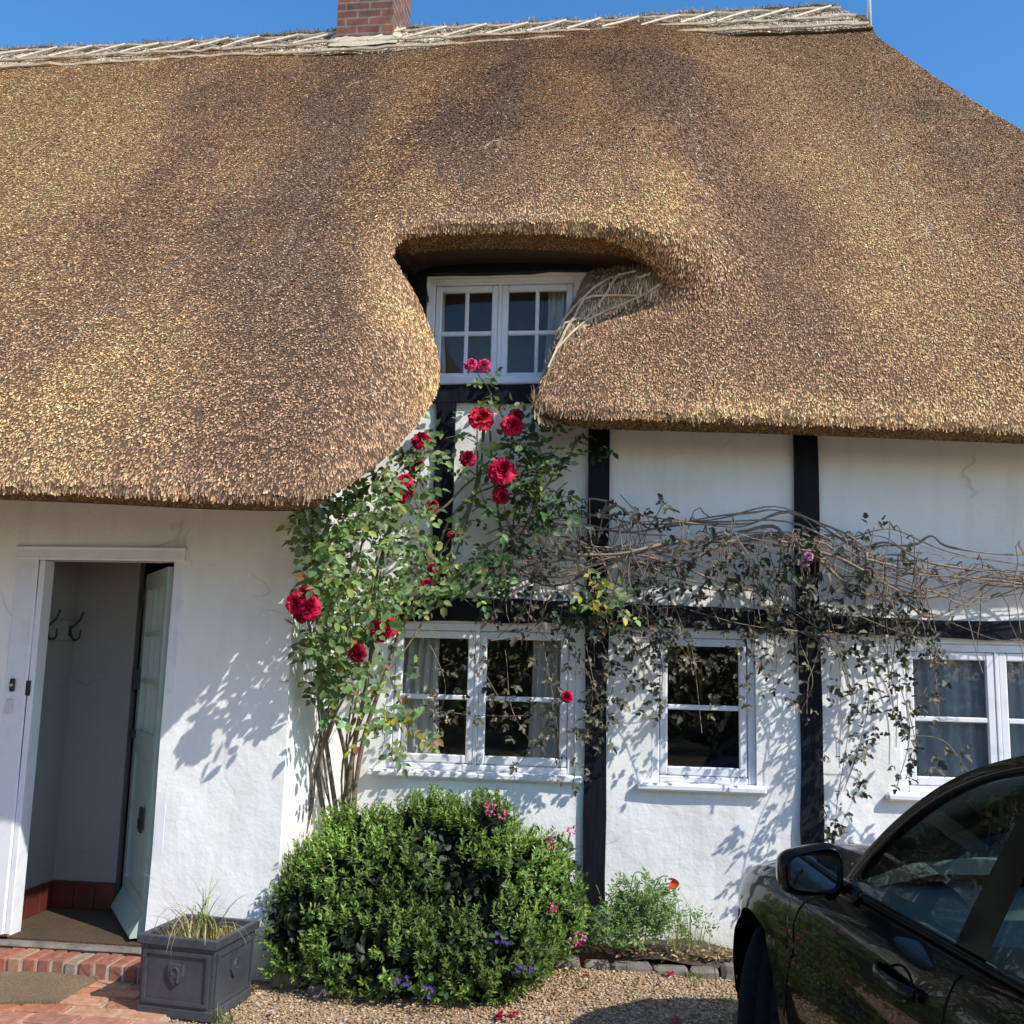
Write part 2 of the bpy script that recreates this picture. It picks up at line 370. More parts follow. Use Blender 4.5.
# loose stones on the drive
def pebbles(name, n, x0, x1, y0, y1, r0, r1):
    c = np.column_stack([RNG.uniform(x0, x1, n), RNG.uniform(y0, y1, n), np.zeros(n)])
    c = c[~((c[:, 0] < -1.75) & (c[:, 1] > 4.95))]; n = len(c)
    c[:, 2] = [hgt(a, b)-0.012+RNG.uniform(-.002, .006) for a, b in c[:, :2]]
    T = np.array([(1,0,0),(-1,0,0),(0,1,0),(0,-1,0),(0,0,1),(0,0,-1),(.7,.7,.35),(-.7,.7,.3),(-.7,-.7,.4),(.7,-.7,.3)])
    F = np.array([(0,6,4),(6,2,4),(2,7,4),(7,1,4),(1,8,4),(8,3,4),(3,9,4),(9,0,4),(0,5,6),(6,5,2),(2,5,7),(7,5,1),(1,5,8),(8,5,3),(3,5,9),(9,5,0)])
    r = RNG.uniform(r0, r1, (n, 1, 1))*np.exp(RNG.normal(0, .3, (n, 1, 3))); r[:, :, 2] *= 0.6
    V = T[None]*r*np.exp(RNG.normal(0, .12, (n, 10, 1))); a = RNG.uniform(0, 2*PI, n); ca, sa = np.cos(a)[:, None], np.sin(a)[:, None]
    V = np.stack([V[:,:,0]*ca-V[:,:,1]*sa, V[:,:,0]*sa+V[:,:,1]*ca, V[:,:,2]], 2)+c[:, None]
    pal = np.array([(.44,.28,.14),(.52,.35,.18),(.34,.20,.10),(.55,.43,.28),(.58,.50,.38),(.30,.21,.13),(.48,.27,.13),(.50,.33,.17)])
    col = pal[RNG.integers(0, len(pal), n)]*np.exp(RNG.normal(0, .2, (n, 1)))
    tag(npmesh(name, V.reshape(-1, 3), (F[None]+(np.arange(n)*10)[:, None, None]).reshape(-1, 3), MAT['pebble'], None, np.repeat(col.clip(0, .8), 10, 0)), 'loose tan and orange gravel stones covering the drive', 'gravel', kind='stuff')
pebbles('loose_gravel', 44000, -2.3, 1.6, 3.6, 5.75, 0.003, 0.0085)

# ================================================================== COTTAGE
cottage = empty('thatched_cottage', (0, NM, 0), 'white half-timbered cottage with deep brown thatched roof and black beams', 'cottage')
def wob(x, z): return 0.007*math.sin(x*3.1+1.3*z)+0.005*math.sin(z*5.2-x*1.7)+0.003*math.sin(11*x+7*z)
def wall(name, x0, x1, z0, z1, y, holes=(), reveal=0.14, mat=None, step=0.14):
    X = sorted({x0, x1, *[h[0] for h in holes], *[h[1] for h in holes]}); Z = sorted({z0, z1, *[h[2] for h in holes], *[h[3] for h in holes]})
    def sub(A):
        o = [A[0]]
        for a, b in zip(A, A[1:]):
            k = max(1, math.ceil((b-a)/step)); o += [a+(b-a)*(i+1)/k for i in range(k)]
        return o
    X, Z = sub(X), sub(Z); m = MB(); nz = len(Z)
    m.v = [(a, y+wob(a, b), b) for a in X for b in Z]
    for i in range(len(X)-1):
        for j in range(nz-1):
            cx, cz = (X[i]+X[i+1])/2, (Z[j]+Z[j+1])/2
            if any(h[0] < cx < h[1] and h[2] < cz < h[3] for h in holes): continue
            m.f.append((i*nz+j, (i+1)*nz+j, (i+1)*nz+j+1, i*nz+j+1))
    for h in holes:
        a, b, c, d = h; q = [(a, c), (b, c), (b, d), (a, d)]
        for (p0, p1) in zip(q, q[1:]+q[:1]):
            if p0 == q[0] and h[-1] == 'open': continue
            n = max(1, math.ceil((abs(p1[0]-p0[0])+abs(p1[1]-p0[1]))/step)); row = []
            A = [(p0[0]+(p1[0]-p0[0])*k/n, p0[1]+(p1[1]-p0[1])*k/n) for k in range(n+1)]
            m.grid([[(u, y+wob(u, v), v) for u, v in A], [(u, y+reveal, v) for u, v in A]])
    return m.build(name, mat or MAT['plaster'], cottage, smooth=False, fix=False)
W_BIG = (-1.46, -0.325, 0.955, 1.815); W_SMALL = (0.115, 0.705, 0.935, 1.80); W_RIGHT = (1.49, 2.60, 0.93, 1.755); W_UP = (-1.295, -0.33, 3.285, 3.985)
wall('wall', -1.78, 6.2, -0.05, 3.12, NM, [W_BIG, W_SMALL, W_RIGHT])
wall('wall', -1.78, -0.12, 3.12, 4.30, NM, [W_UP])
DX0, DX1, DZ1 = -3.235, -2.462, 2.085
wall('wall', -11, XC, -0.06, 2.62, NW, [(DX0, DX1, -0.06, DZ1)], 0.02)
m = MB()                              # return wall of the bay, a little battered
rows = [[(XC+(k/8)*(0.03*(1-z/2.6)-wob(y*2, z)), y+(wob(XC, z) if k == 0 else 0), z) for z in np.linspace(-0.06, 2.62, 22)] for k, y in enumerate(np.linspace(NW, NM+0.02, 9))]
m.grid(rows); m.build('wall', MAT['plaster'], cottage, fix=False)
m = MB(); m.box((-11, NM-0.1, -0.05), (-1.8, NM, 0.0)); m.box((-11, 11.25, -0.05), (6.2, 11.3, 3.1)); m.box((6.15, NM+0.02, -0.05), (6.2, 11.24, 3.1)); m.box((-11, NW+0.03, -0.05), (-10.95, 11.24, 2.6))
m.build('wall', MAT['plaster'], cottage)
m = MB(); m.box((-11, NM+0.6, 2.45), (6.1, 11.2, 2.5)); m.build('ceiling', MAT['interior'], cottage)
m = MB(); m.box((-1.7, NM+0.75, 2.5), (0.2, NM+0.8, 4.2)); m.box((-1.75, NM+2.6, 0), (6, NM+2.65, 2.45)); m.box((0.0, NM+0.15, 0), (0.05, NM+2.6, 2.45)); m.box((0.95, NM+0.15, 0), (1.0, NM+2.6, 2.45)); m.build('partition', MAT['interior'], cottage)

# timbers (skewed a little, as old frames are)
def timber(name, quad, y=NM, proud=0.028, depth=0.05):
    f = [(x, y-proud, z) for x, z in quad]; b = [(x, y+depth, z) for x, z in quad]
    m = MB()
    n = 9; a = [Vector(q) for q in f]
    # long side subdivided and wobbled so the edge is not ruler straight
    L = [a[0].lerp(a[3], k/n) for k in range(n+1)]; R = [a[1].lerp(a[2], k/n) for k in range(n+1)]
    for k in range(1, n):
        for T in (L, R): T[k] = T[k]+Vector((random.uniform(-.008, .008), random.uniform(-.004, .004), random.uniform(-.008, .008)))
    bk = Vector((0, proud+depth, 0))
    m.grid([[l+bk*1.0 for l in L], L, R, [r+bk for r in R]])
    m.add([L[0], R[0], R[0]+bk, L[0]+bk], [(0,1,2,3)]); m.add([L[-1], R[-1], R[-1]+bk, L[-1]+bk], [(0,1,2,3)])
    return m.build(name, MAT['timber'], cottage)
timber('timber_post', [(-0.262, 0.06), (-0.136, 0.06), (-0.141, 3.10), (-0.272, 3.10)])
timber('timber_post', [(0.945, 0.06), (1.062, 0.06), (1.072, 3.08), (0.938, 3.08)])
timber('timber_post', [(2.72, 0.06), (2.84, 0.06), (2.84, 3.08), (2.72, 3.08)])
timber('timber_post', [(-1.20, 1.97), (-1.10, 1.97), (-1.085, 3.165), (-1.21, 3.165)])
timber('timber_post', [(-1.42, 3.27), (-1.30, 3.27), (-1.30, 4.02), (-1.42, 4.02)], proud=.034)
timber('timber_beam', [(-1.40, 3.282), (-1.40, 3.168), (-0.28, 3.160), (-0.28, 3.276)])
timber('timber_beam', [(-1.42, 1.965), (-1.42, 1.818), (-0.272, 1.822), (-0.272, 1.962)], proud=0.024)
timber('timber_beam', [(-0.136, 1.95), (-0.136, 1.806), (0.938, 1.806), (0.938, 1.925)], proud=0.024)
timber('timber_beam', [(1.07, 1.90), (1.07, 1.80), (2.72, 1.76), (2.72, 1.875)], proud=0.024)
timber('timber_beam', [(2.84, 1.87), (2.84, 1.74), (6.0, 1.70), (6.0, 1.83)], proud=0.024)
timber('timber_beam', [(-1.42, 4.09), (-1.42, 4.0), (-0.25, 3.995), (-0.25, 4.09)], proud=0.05)
for x in (-1.18, -0.83, -0.55): m = MB(); m.box((x-0.035, NM-0.20, 4.07), (x+0.035, NM+0.02, 4.13)); m.build('rafter_end', MAT['dark_wood'], cottage)

# windows: frame > sash, pane, sill
def window(R, bars, label, sill=True, muntin=None, fw=0.045, sash=0.055, y=NM, lab=None, net=False):
    x0, x1, z0, z1 = R; m = MB(); e = 0.0; yf = y+0.018; yb = y+0.10
    m.box((x0, yf, z0), (x0+fw, yb, z1), .006); m.box((x1-fw, yf, z0), (x1, yb, z1), .006)
    m.box((x0+fw, yf+.001, z1-fw), (x1-fw, yb, z1), .006); m.box((x0+fw, yf+.001, z0), (x1-fw, yb, z0+fw*0.8), .006)
    xs_ = [x0+fw]; 
    for b in bars[:-1]: xs_.append(b)
    xs_.append(x1-fw)
    for b in bars[:-1]: m.box((b-0.012, yf+.002, z0+fw*.8), (b+0.012, yb-.001, z1-fw), .004)
    f = m.build('window', MAT['white'], cottage); f['label'] = label
    for k in range(len(xs_)-1):
        a = xs_[k]+(0.012 if k else 0.003); b = xs_[k+1]-(0.012 if k < len(xs_)-2 else 0.003); c, d = z0+fw*.8+.003, z1-fw-.003
        s = MB(); ys0, ys1 = yf+0.006, yf+0.045; sw = sash*0.8
        s.box((a, ys0, c), (a+sw, ys1, d), .006); s.box((b-sw, ys0, c), (b, ys1, d), .006)
        s.box((a+sw, ys0+.001, c), (b-sw, ys1, c+sw*1.1), .006); s.box((a+sw, ys0+.001, d-sw), (b-sw, ys1, d), .006)
        zm = (c+d)/2-0.005
        s.box((a+sw, ys0+.004, zm-.014), (b-sw, ys1-.004, zm+.014), .005)
        if muntin: s.box(((a+b)/2-.012, ys0+.005, c+sw), ((a+b)/2+.012, ys1-.005, d-sw), .005)
        so = s.build('sash', MAT['white'], f)
        g = MB(); t = random.uniform(-.002, .002)
        g.add([(a+sw-.004, ys0+.021+t, c+sw), (b-sw+.004, ys0+.021-t, c+sw), (b-sw+.004, ys0+.023-t, d-sw+.004), (a+sw-.004, ys0+.023+t, d-sw+.004)], [(0,1,2,3)])
        g.build('pane', MAT['glass'], f)
    if sill:
        s = MB(); s.box((x0-0.085, y-0.048, z0-0.045), (x1+0.05, y+0.06, z0-0.002), .012); s.build('window_sill', MAT['white'], f)
    return f
window(W_BIG, [-0.915, 0], 'wide white two-casement window beside the climbing rose')
window(W_SMALL, [0], 'small single white window between the two black posts')
window(W_RIGHT, [2.03, 0], 'white window hung with net behind the car')
window(W_UP, [-0.835, 0], 'white dormer window tucked under the thatch', sill=False, muntin=True, sash=0.05)
m = MB(); m.box((-1.295, NM-0.03, 3.279), (-0.33, NM+0.017, 3.33), .008); m.build('window_sill', MAT['white'], bpy.data.objects['window.003'])

def curtain(x0, x1, z0, z1, y, mat, label, group=None, folds=7, amp=0.02, skew=0.0):
    n = folds*8; rows = []
    for i in range(n+1):
        u = i/n; ph = u*folds*2*PI+0.6*math.sin(u*9)
        rows.append([(x0+(x1-x0)*u+skew*v*(1-u)+.01*math.sin(6*v+3*u), y+amp*(1-.35*v)*math.sin(ph+.5*v), z1+(z0-z1)*v) for v in np.linspace(0, 1, 9)])
    m = MB(); m.grid(rows); o = m.build('curtain', mat, None, smooth=True, fix=False); return tag(o, label, 'curtain', group)
curtain(-1.45, -1.16, 0.9, 1.82, NM+.13, MAT['curtain'], 'cream curtain at the rose end of the wide ground floor window', None, 5, .02, -.04)
curtain(-0.60, -0.32, 0.9, 1.82, NM+.13, MAT['curtain'], 'cream curtain at the post end of the wide ground floor window', None, 5, .02, .0)
curtain(-1.34, -1.20, 3.25, 4.0, NM+.13, MAT['curtain'], 'narrow cream curtain on the left of the dormer window', None, 3, .015)
curtain(-0.55, -0.33, 3.25, 4.0, NM+.13, MAT['curtain'], 'gathered cream curtain on the right of the dormer window', None, 4, .02)
curtain(1.49, 2.62, 0.9, 1.78, NM+.125, MAT['net'], 'grey patterned net curtain behind the window nearest the car', None, 11, .02, .1)

# door frame, door, hall
HZ = 0.12
m = MB(); fy = NW-0.014
m.box((DX0-0.13, fy, 0.02), (DX0, NW+0.03, DZ1+0.06), .008); m.box((DX0+.001, NW-0.005, 0.05), (DX0+0.035, NW+0.09, DZ1), .004)
m.box((DX1, fy+.015, HZ-.03), (DX1+0.062, NW+0.13, DZ1+0.06), .008)
m.box((DX0-0.13, fy-.004, DZ1), (DX1+0.062, NW+0.10, DZ1+0.075), .008)
m.box((DX0-0.135, fy-.012, DZ1+0.060), (DX1+0.067, NW+0.02, DZ1+0.078), .006)
dfm = m.build('door_frame', MAT['white'], cottage)
m = MB(); m.box((DX0-.135, fy-.006, 0.0), (DX0+.036, NW+.10, 0.13), .008); m.build('frame_foot', MAT['tile'], dfm)
m = MB(); c = P(13, 685, fy); m.box((c[0]-.016, fy-.014, c[2]-.035), (c[0]+.016, fy, c[2]+.035), .008); m.build('door_bell', MAT['iron'], dfm)
m = MB(); m.lathe([(0, -.018), (.007, -.018), (.008, -.013)], (c[0], fy, c[2]), 12, 'Y'); m.build('bell_push', MAT['plastic'], dfm)
m = MB(); c = P(10, 706, fy); m.box((c[0]-.018, fy-.018, c[2]-.038), (c[0]+.018, fy, c[2]+.038), .006); m.build('key_box', MAT['plastic'], dfm)
m = MB(); c = P(28, 688, NW); m.box((c[0]-.012, NW-.012, c[2]-.04), (c[0]+.02, NW-.006, c[2]+.04), .003); m.build('lock_keep', MAT['iron'], dfm)

hall = MB(); bk = 5.69
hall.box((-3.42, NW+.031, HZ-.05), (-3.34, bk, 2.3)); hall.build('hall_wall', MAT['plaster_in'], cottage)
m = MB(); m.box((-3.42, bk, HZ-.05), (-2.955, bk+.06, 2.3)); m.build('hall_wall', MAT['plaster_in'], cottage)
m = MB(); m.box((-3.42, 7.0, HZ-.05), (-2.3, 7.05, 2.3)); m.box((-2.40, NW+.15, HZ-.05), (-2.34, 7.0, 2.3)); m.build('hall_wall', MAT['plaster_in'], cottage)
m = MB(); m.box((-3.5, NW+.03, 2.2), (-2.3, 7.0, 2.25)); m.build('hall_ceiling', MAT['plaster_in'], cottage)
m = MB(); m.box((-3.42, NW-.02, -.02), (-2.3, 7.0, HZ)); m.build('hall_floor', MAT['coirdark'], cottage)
m = MB()
for k in range(5):
    y0 = NW+.06+k*.13; m.box((-3.34, y0, HZ), (-3.326, min(y0+.125, bk-.002), HZ+.155), .004)
for k in range(3): m.box((-3.326+k*.128, bk-.014, HZ), (-3.326+k*.128+.124, bk, HZ+.155), .004)
m.build('tiled_skirting', MAT['tile'], cottage)

hinge = Vector((DX1-.012, NW+.06, 0)); free = Vector((-2.90, 5.75, 0)); dd = (free-hinge).normalized(); dn = Vector((-dd.y, dd.x, 0)); DL = 0.71
if dn.x > 0: dn = -dn                # dn faces the opening on the camera's left
def dpt(u, t, z): p = hinge+dd*u+dn*t; return (p.x, p.y, z)
def dbox(m, u0, u1, t0, t1, z0, z1):
    q = [dpt(u0,t0,z0), dpt(u1,t0,z0), dpt(u1,t1,z0), dpt(u0,t1,z0)]; r = [(p[0], p[1], z1) for p in q]; m.prism(q, r); return m
dt = 2.06; m = MB()
dbox(m, 0, .075, 0, .042, HZ+.015, dt); dbox(m, DL-.09, DL, 0, .042, HZ+.015, dt); dbox(m, .075, DL-.09, .001, .041, dt-.10, dt); dbox(m, .075, DL-.09, .001, .041, HZ+.015, HZ+.2); dbox(m, .075, DL-.09, .001, .041, 1.02, 1.15)
for k in range(8):                    # tongued and grooved boards below
    u0 = .076+k*(DL-.167)/8; dbox(m, u0+.003, u0+(DL-.167)/8-.003, .012, .030, HZ+.2, 1.02)
for u in (.075+(DL-.165)/3, .075+2*(DL-.165)/3): dbox(m, u-.011, u+.011, .006, .036, 1.15, dt-.10)
for z in (1.43, 1.70): dbox(m, .075, DL-.09, .007, .035, z-.011, z+.011)
door = m.build('door', MAT['sage'], cottage); door['label'] = 'sage green half-glazed front door standing open inwards'
m = MB(); m.add([dpt(.078, .021, 1.15), dpt(DL-.092, .021, 1.15), dpt(DL-.092, .021, dt-.1), dpt(.078, .021, dt-.1)], [(0,1,2,3)]); m.build('door_glazing', MAT['glass'], door)
m = MB(); m.prism([dpt(.0, .042, HZ+.13), dpt(.0, .095, HZ+.035), dpt(.0, .095, HZ+.02), dpt(.0, .042, HZ+.02)], [dpt(DL, .042, HZ+.13), dpt(DL, .095, HZ+.035), dpt(DL, .095, HZ+.02), dpt(DL, .042, HZ+.02)]); m.build('weather_bar', MAT['sage'], door)
m = MB(); dbox(m, .20, .27, .042, .052, .63, .76); dbox(m, .215, .255, .052, .06, .65, .70); m.build('letter_plate', MAT['iron'], door)
m = MB(); q = Vector(dpt(DL-.045, .05, 1.12)); m.lathe([(0, -.02), (.022, -.016), (.025, 0), (.012, .02), (.012, .03)], q, 12, 'Y'); m.build('door_knob', MAT['iron'], door)
m = MB(); dbox(m, DL-.085, DL-.01, .042, .075, 1.38, 1.50); m.build('door_lock', MAT['iron'], door); m = MB(); dbox(m, DL-.02, DL+.012, .01, .06, 1.86, 1.98); m.build('door_closer', MAT['iron'], door)

# coat rail on the left hall wall
rk = empty('coat_rack', (-3.33, 5.4, 1.7), 'white rail with black double hooks on the hall wall', 'coat rack')
hk = [P(43, 640, 0)*0, None]
def on_left(px, py): d = ray(px, py); return CAM+d*(-3.338/d[0])
a = on_left(84, 640)
m = MB(); m.box((-3.34, NW+.12, 1.655), (-3.322, bk-.001, 1.775), .004); m.build('rail', MAT['plaster_in'], rk)
for px in (42, 66):
    q = on_left(px, 640); x, y, z = -3.322, float(q[1]), 1.715
    m = MB(); pts = spline([(x, y, z+.01), (x+.03, y, z-.055), (x+.065, y, z-.045), (x+.07, y, z-.005)], 10); m.tube(pts, .006, 8)
    m.tube(spline([(x, y, z-.01), (x+.02, y, z+.02), (x+.06, y, z+.06), (x+.075, y, z+.10)], 9), .006, 8)
    m.lathe([(0, -.009), (.009, 0), (0, .009)], (x+.077, y, z+.105), 8); m.lathe([(0, -.007), (.008, 0), (0, .007)], (x+.07, y, z), 8)
    m.box((x-.001, y-.012, z-.035), (x+.006, y+.012, z+.03), .003); m.build('hook', MAT['iron'], rk, smooth=True)

# ------------------------------------------------------------------ THATCH
def table(pts):
    z, n = zip(*pts); zz = np.linspace(1.5, 9, 1501); v = np.interp(zz, z, n)
    lo = zz < z[0]; v[lo] = n[0]+(zz[lo]-z[0])*(n[1]-n[0])/(z[1]-z[0]); hi = zz > z[-1]; v[hi] = n[-1]+(zz[hi]-z[-1])*(n[-1]-n[-2])/(z[-1]-z[-2])
    k = np.exp(-0.5*(np.arange(-120, 121)/45.0)**2); k /= k.sum(); v2 = np.convolve(np.pad(v, 120, mode='reflect', reflect_type='odd'), k, 'valid')
    return lambda q: np.interp(q, zz, v2)
T_R = table([(2.88, 5.37), (3.4, 5.60), (3.9, 5.88), (4.6, 6.32), (5.5, 6.95), (6.5, 7.72), (7.6, 8.6)])
T_L = table([(2.38, 4.22), (2.9, 4.50), (3.4, 4.86), (3.9, 5.28), (4.6, 5.95), (5.5, 6.72), (6.5, 7.62), (7.6, 8.6)])
T_C = table([(3.9, 5.32), (4.35, 5.5), (4.8, 5.80), (5.5, 6.48), (6.5, 7.50), (7.6, 8.6)])
def sm(x): x = np.clip(x, 0, 1); return x*x*(3-2*x)
def NN(s, z):
    wl = sm((-0.7-s)/0.75); wc = sm((s+2.0)/0.7)*sm((0.95-s)/1.0)*sm((z-3.65)/0.45)
    n = T_R(z)+wl*(T_L(z)-T_R(z)); n = n+wc*(T_C(z)-n)
    return n+0.025*np.sin(1.3*s+.6*z)*np.sin(1.1*z+.4)+0.012*np.sin(3.1*s-1.2*z)
RD, RR = 0.03, 0.07                  # depth and radius of the rolled edge
def march(px, py, off=0.0):
    d = ray(px, py); t = np.arange(3.2, 13, 0.004); Q = CAM[None]+d[None]*t[:, None]; f = Q[:, 1]-NN(Q[:, 0], Q[:, 2])-off
    i = np.argmax(f > 0); return Q[i]
seg_eaveL = [(0, 491), (100, 495), (200, 500), (290, 502), (318, 499)]
seg_lobeL = [(342, 489), (368, 472), (397, 447), (420, 420), (434, 398), (440, 375), (437, 350), (428, 322), (416, 295), (402, 272), (393, 257)]
seg_hood = [(396, 244), (412, 237), (450, 233), (500, 232), (560, 234), (600, 238), (630, 250), (650, 265), (664, 280)]
seg_lobeR = [(665, 286), (642, 300), (612, 314), (587, 327), (566, 346), (550, 371), (540, 392), (534, 406)]
lobe_in = [(612, 276), (590, 275), (580, 288), (572, 305), (560, 332), (549, 362), (543, 388), (540, 404)]
seg_eaveR = [(540, 412), (558, 416), (590, 418), (700, 421), (800, 424), (900, 428), (1024, 433)]
path = []; kinds = []
def addseg(pts, kind, n, ends=None):
    sp = spline(pts, n)
    for q in sp: path.append(q); kinds.append(kind)
addseg(seg_eaveL, 0, 70); addseg(seg_lobeL, 1, 60); addseg(seg_hood, 2, 70); addseg(seg_lobeR, 3, 50); addseg(seg_eaveR, 4, 110)
B3 = np.array([march(x, y, RD) for x, y in path]); kinds = np.array(kinds)
lin = np.array([P(x, y, 5.86) for x, y in spline(lobe_in, 50)])
inner = B3.copy()
i = kinds == 0; q_ = B3[i]; kk = 5.13/q_[:, 1]; inner[i] = CAM+(q_-CAM)*kk[:, None]; inner[i, 2] -= .05
i = kinds == 1; tt = np.linspace(0, 1, i.sum()); kk = np.maximum((B3[i, 1]+.42)/B3[i, 1], (5.1+.75*sm(tt*1.5))/B3[i, 1]); inner[i] = CAM+(B3[i]-CAM)*kk[:, None]; inner[i, 0] -= .05+.12*sm(tt*2); inner[i, 2] += .05*(1-tt)
i = kinds == 2; s_ = B3[i, 0]; inner[i, 1] = NM-.03; inner[i, 2] = np.minimum(4.10, B3[i, 2]); inner[i, 0] = np.where(s_ > -.3, -.3+.3*(s_+.3), np.maximum(s_, -1.45))
i = kinds == 3; inner[i] = lin
i = kinds == 4; tt = sm(np.arange(i.sum())/22.0); inner[i, 1] += .10+.32*tt; inner[i, 2] += .05*tt; inner[i, 0] += .05*(1-tt)
midp = B3*.5+inner*.5
for k, (x, y) in enumerate(path):
    if kinds[k] == 2: midp[k] = P(x+(2 if x < 520 else -4)*min(1, abs(x-530)/130), y+17*min(1, (664-x)/70, (x-380)/30), B3[k, 1]+.20)
    if kinds[k] == 4: midp[k] = P(x, y+10*min(1, (x-530)/60)+1, B3[k, 1]+.05+.07*min(1, (x-535)/80))
    if kinds[k] == 0: midp[k] = P(x, y+8, B3[k, 1]+.12)
# extend out of frame on both sides
nl = 30; LB = np.column_stack([np.linspace(-11.3, B3[0, 0], nl, endpoint=False), np.full(nl, 0.), np.full(nl, B3[0, 2])]); LB[:, 1] = NN(LB[:, 0], LB[:, 2])+RD
hipp = np.array([march(x, y) for x, y in [(878, 38), (905, 56), (940, 80), (980, 105), (1024, 131)]])
h0, h1 = hipp[0], hipp[-1]; slope = (h1[0]-h0[0])/(h0[2]-h1[2])
zE = B3[-1, 2]; sE = h1[0]+slope*(h1[2]-zE)
nr = 30; RB = np.column_stack([np.linspace(B3[-1, 0], sE, nr+1)[1:], np.zeros(nr), np.full(nr, zE)]); RB[:, 1] = NN(RB[:, 0], RB[:, 2])+RD
LI = LB.copy(); LI[:, 1] = inner[0, 1]; LI[:, 2] = inner[0, 2]; RI = RB.copy(); RI[:, 1] += .42; RI[:, 2] += .05
LM = LB+(midp[0]-B3[0]); RM = RB+(midp[-1]-B3[-1]); EM = np.vstack([LM, midp, RM]); EB = np.vstack([LB, B3, RB]); EI = np.vstack([LI, inner, RI]); EK = np.concatenate([np.zeros(nl, int), kinds, np.full(nr, 4)])
ZR = 7.40
hz = np.linspace(zE, ZR, 40)[1:]; hs = np.where(hz < h1[2], h1[0]+slope*(h1[2]-hz), np.interp(hz, hipp[::-1, 2], hipp[::-1, 0]))
sR = float(hs[-1]); sL = -8.8
lz = np.linspace(ZR, B3[0, 2], 30)[1:-1]; lsx = sL-(ZR-lz)*(11.3+sL)/(ZR-B3[0, 2])
top = np.linspace(sR, sL, 90)[1:]
poly = [(p[0], p[2]) for p in EB]+list(zip(hs, hz))+[(x, ZR) for x in top]+list(zip(lsx, lz))
poly2 = np.array(poly); nb = len(poly2)
gs, gz = np.meshgrid(np.arange(-11.3, sE, 0.062), np.arange(2.3, ZR, 0.05)); g = np.column_stack([gs.ravel(), gz.ravel()])+RNG.uniform(-.012, .012, (gs.size, 2))
def inside(pt, pl):
    x, y = pt[:, 0], pt[:, 1]; r = np.zeros(len(pt), bool); x0, y0 = pl[-1]
    for x1, y1 in pl:
        c = ((y1 > y) != (y0 > y)) & (x < (x0-x1)*(y-y1)/((y0-y1) if y0 != y1 else 1e-9)+x1); r ^= c; x0, y0 = x1, y1
    return r
def dist(pt, A):
    d = np.full(len(pt), 9.0)
    for a, b in zip(A[:-1], A[1:]):
        ab = b-a; L = max(ab@ab, 1e-12); t = np.clip(((pt-a)@ab)/L, 0, 1); d = np.minimum(d, np.hypot(*(pt-a-t[:, None]*ab).T))
    return d
E2 = EB[:, [0, 2]]; g = g[inside(g, poly2)]; g = g[(dist(g, E2) > .02) & (dist(g, np.vstack([poly2[len(EB)-1:], poly2[:1]])) > .03)]
vin = [Vector(p) for p in poly2]+[Vector(p) for p in g]
ov, oe, of, _, _, _ = delaunay_2d_cdt(vin, [], [list(range(nb))], 1, 1e-6)
V2 = np.array([tuple(v) for v in ov]); TR = np.array([f for f in of if len(f) == 3], np.int32)
dE = dist(V2, E2); q = np.clip(1-dE/RR, 0, 1); nn_ = NN(V2[:, 0], V2[:, 1])+RD*(1-np.sqrt(np.clip(1-q*q, 0, 1)))
VS = np.column_stack([V2[:, 0], nn_, V2[:, 1]])
a, b, c = VS[TR[:, 0]], VS[TR[:, 1]], VS[TR[:, 2]]; fl = np.cross(b-a, c-a)[:, 1] > 0; TR[fl] = TR[fl][:, [0, 2, 1]]

# weather staining of the reed, in roof coordinates
def streaks():
    o = []
    for pts, wd, val in [
        ([(265, 70), (205, 130), (150, 200), (95, 265), (30, 330)], .36, -.55), ([(330, 60), (300, 120), (255, 190), (190, 270), (140, 350)], .34, .12), ([(375, 60), (330, 130), (290, 210), (270, 300), (300, 420), (320, 470)], .60, -.72),
        ([(410, 45), (392, 110), (395, 170), (400, 230)], .24, .55), ([(510, 50), (490, 110), (480, 160), (490, 215)], .42, -.62), ([(600, 90), (640, 140), (650, 190), (610, 225), (540, 215)], .34, .5),
        ([(640, 60), (690, 110), (730, 170), (775, 240), (810, 310), (820, 350)], .50, -.85), ([(660, 300), (720, 320), (760, 360)], .3, -.25), ([(745, 70), (790, 130), (850, 210), (900, 300)], .42, .45), ([(930, 110), (985, 170), (1040, 210)], .40, -.45),
        ([(60, 90), (40, 180), (10, 280)], .9, .40), ([(150, 100), (90, 190)], .35, .35), ([(380, 290), (405, 340), (420, 390)], .22, .6), ([(120, 430), (220, 440), (330, 440)], .30, -.30), ([(60, 380), (160, 390), (240, 330)], .32, .30), ([(600, 360), (570, 400)], .3, -.55), ([(0, 480), (150, 490), (290, 495)], .10, -.35), ([(900, 400), (1000, 420)], .4, .1), ([(640, 420), (800, 425), (1000, 432)], .1, .35)]:
        q = np.array([march(x, y)[[0, 2]] for x, y in spline(pts, 14)]); o.append((q, wd, val))
    return o
ST = streaks()
SEAM = [np.array([march(x, y)[[0, 2]] for x, y in spline(pts, 16)]) for pts in ([(522, 62), (508, 110), (503, 160)], [(318, 150), (240, 215), (180, 262), (120, 300), (60, 345)], [(690, 110), (700, 170), (712, 250), (730, 330)], [(380, 85), (350, 150), (318, 190), (280, 260)], [(90, 185), (40, 235), (0, 250)], [(265, 300), (300, 250), (340, 215)], [(860, 90), (900, 170), (950, 260)])]
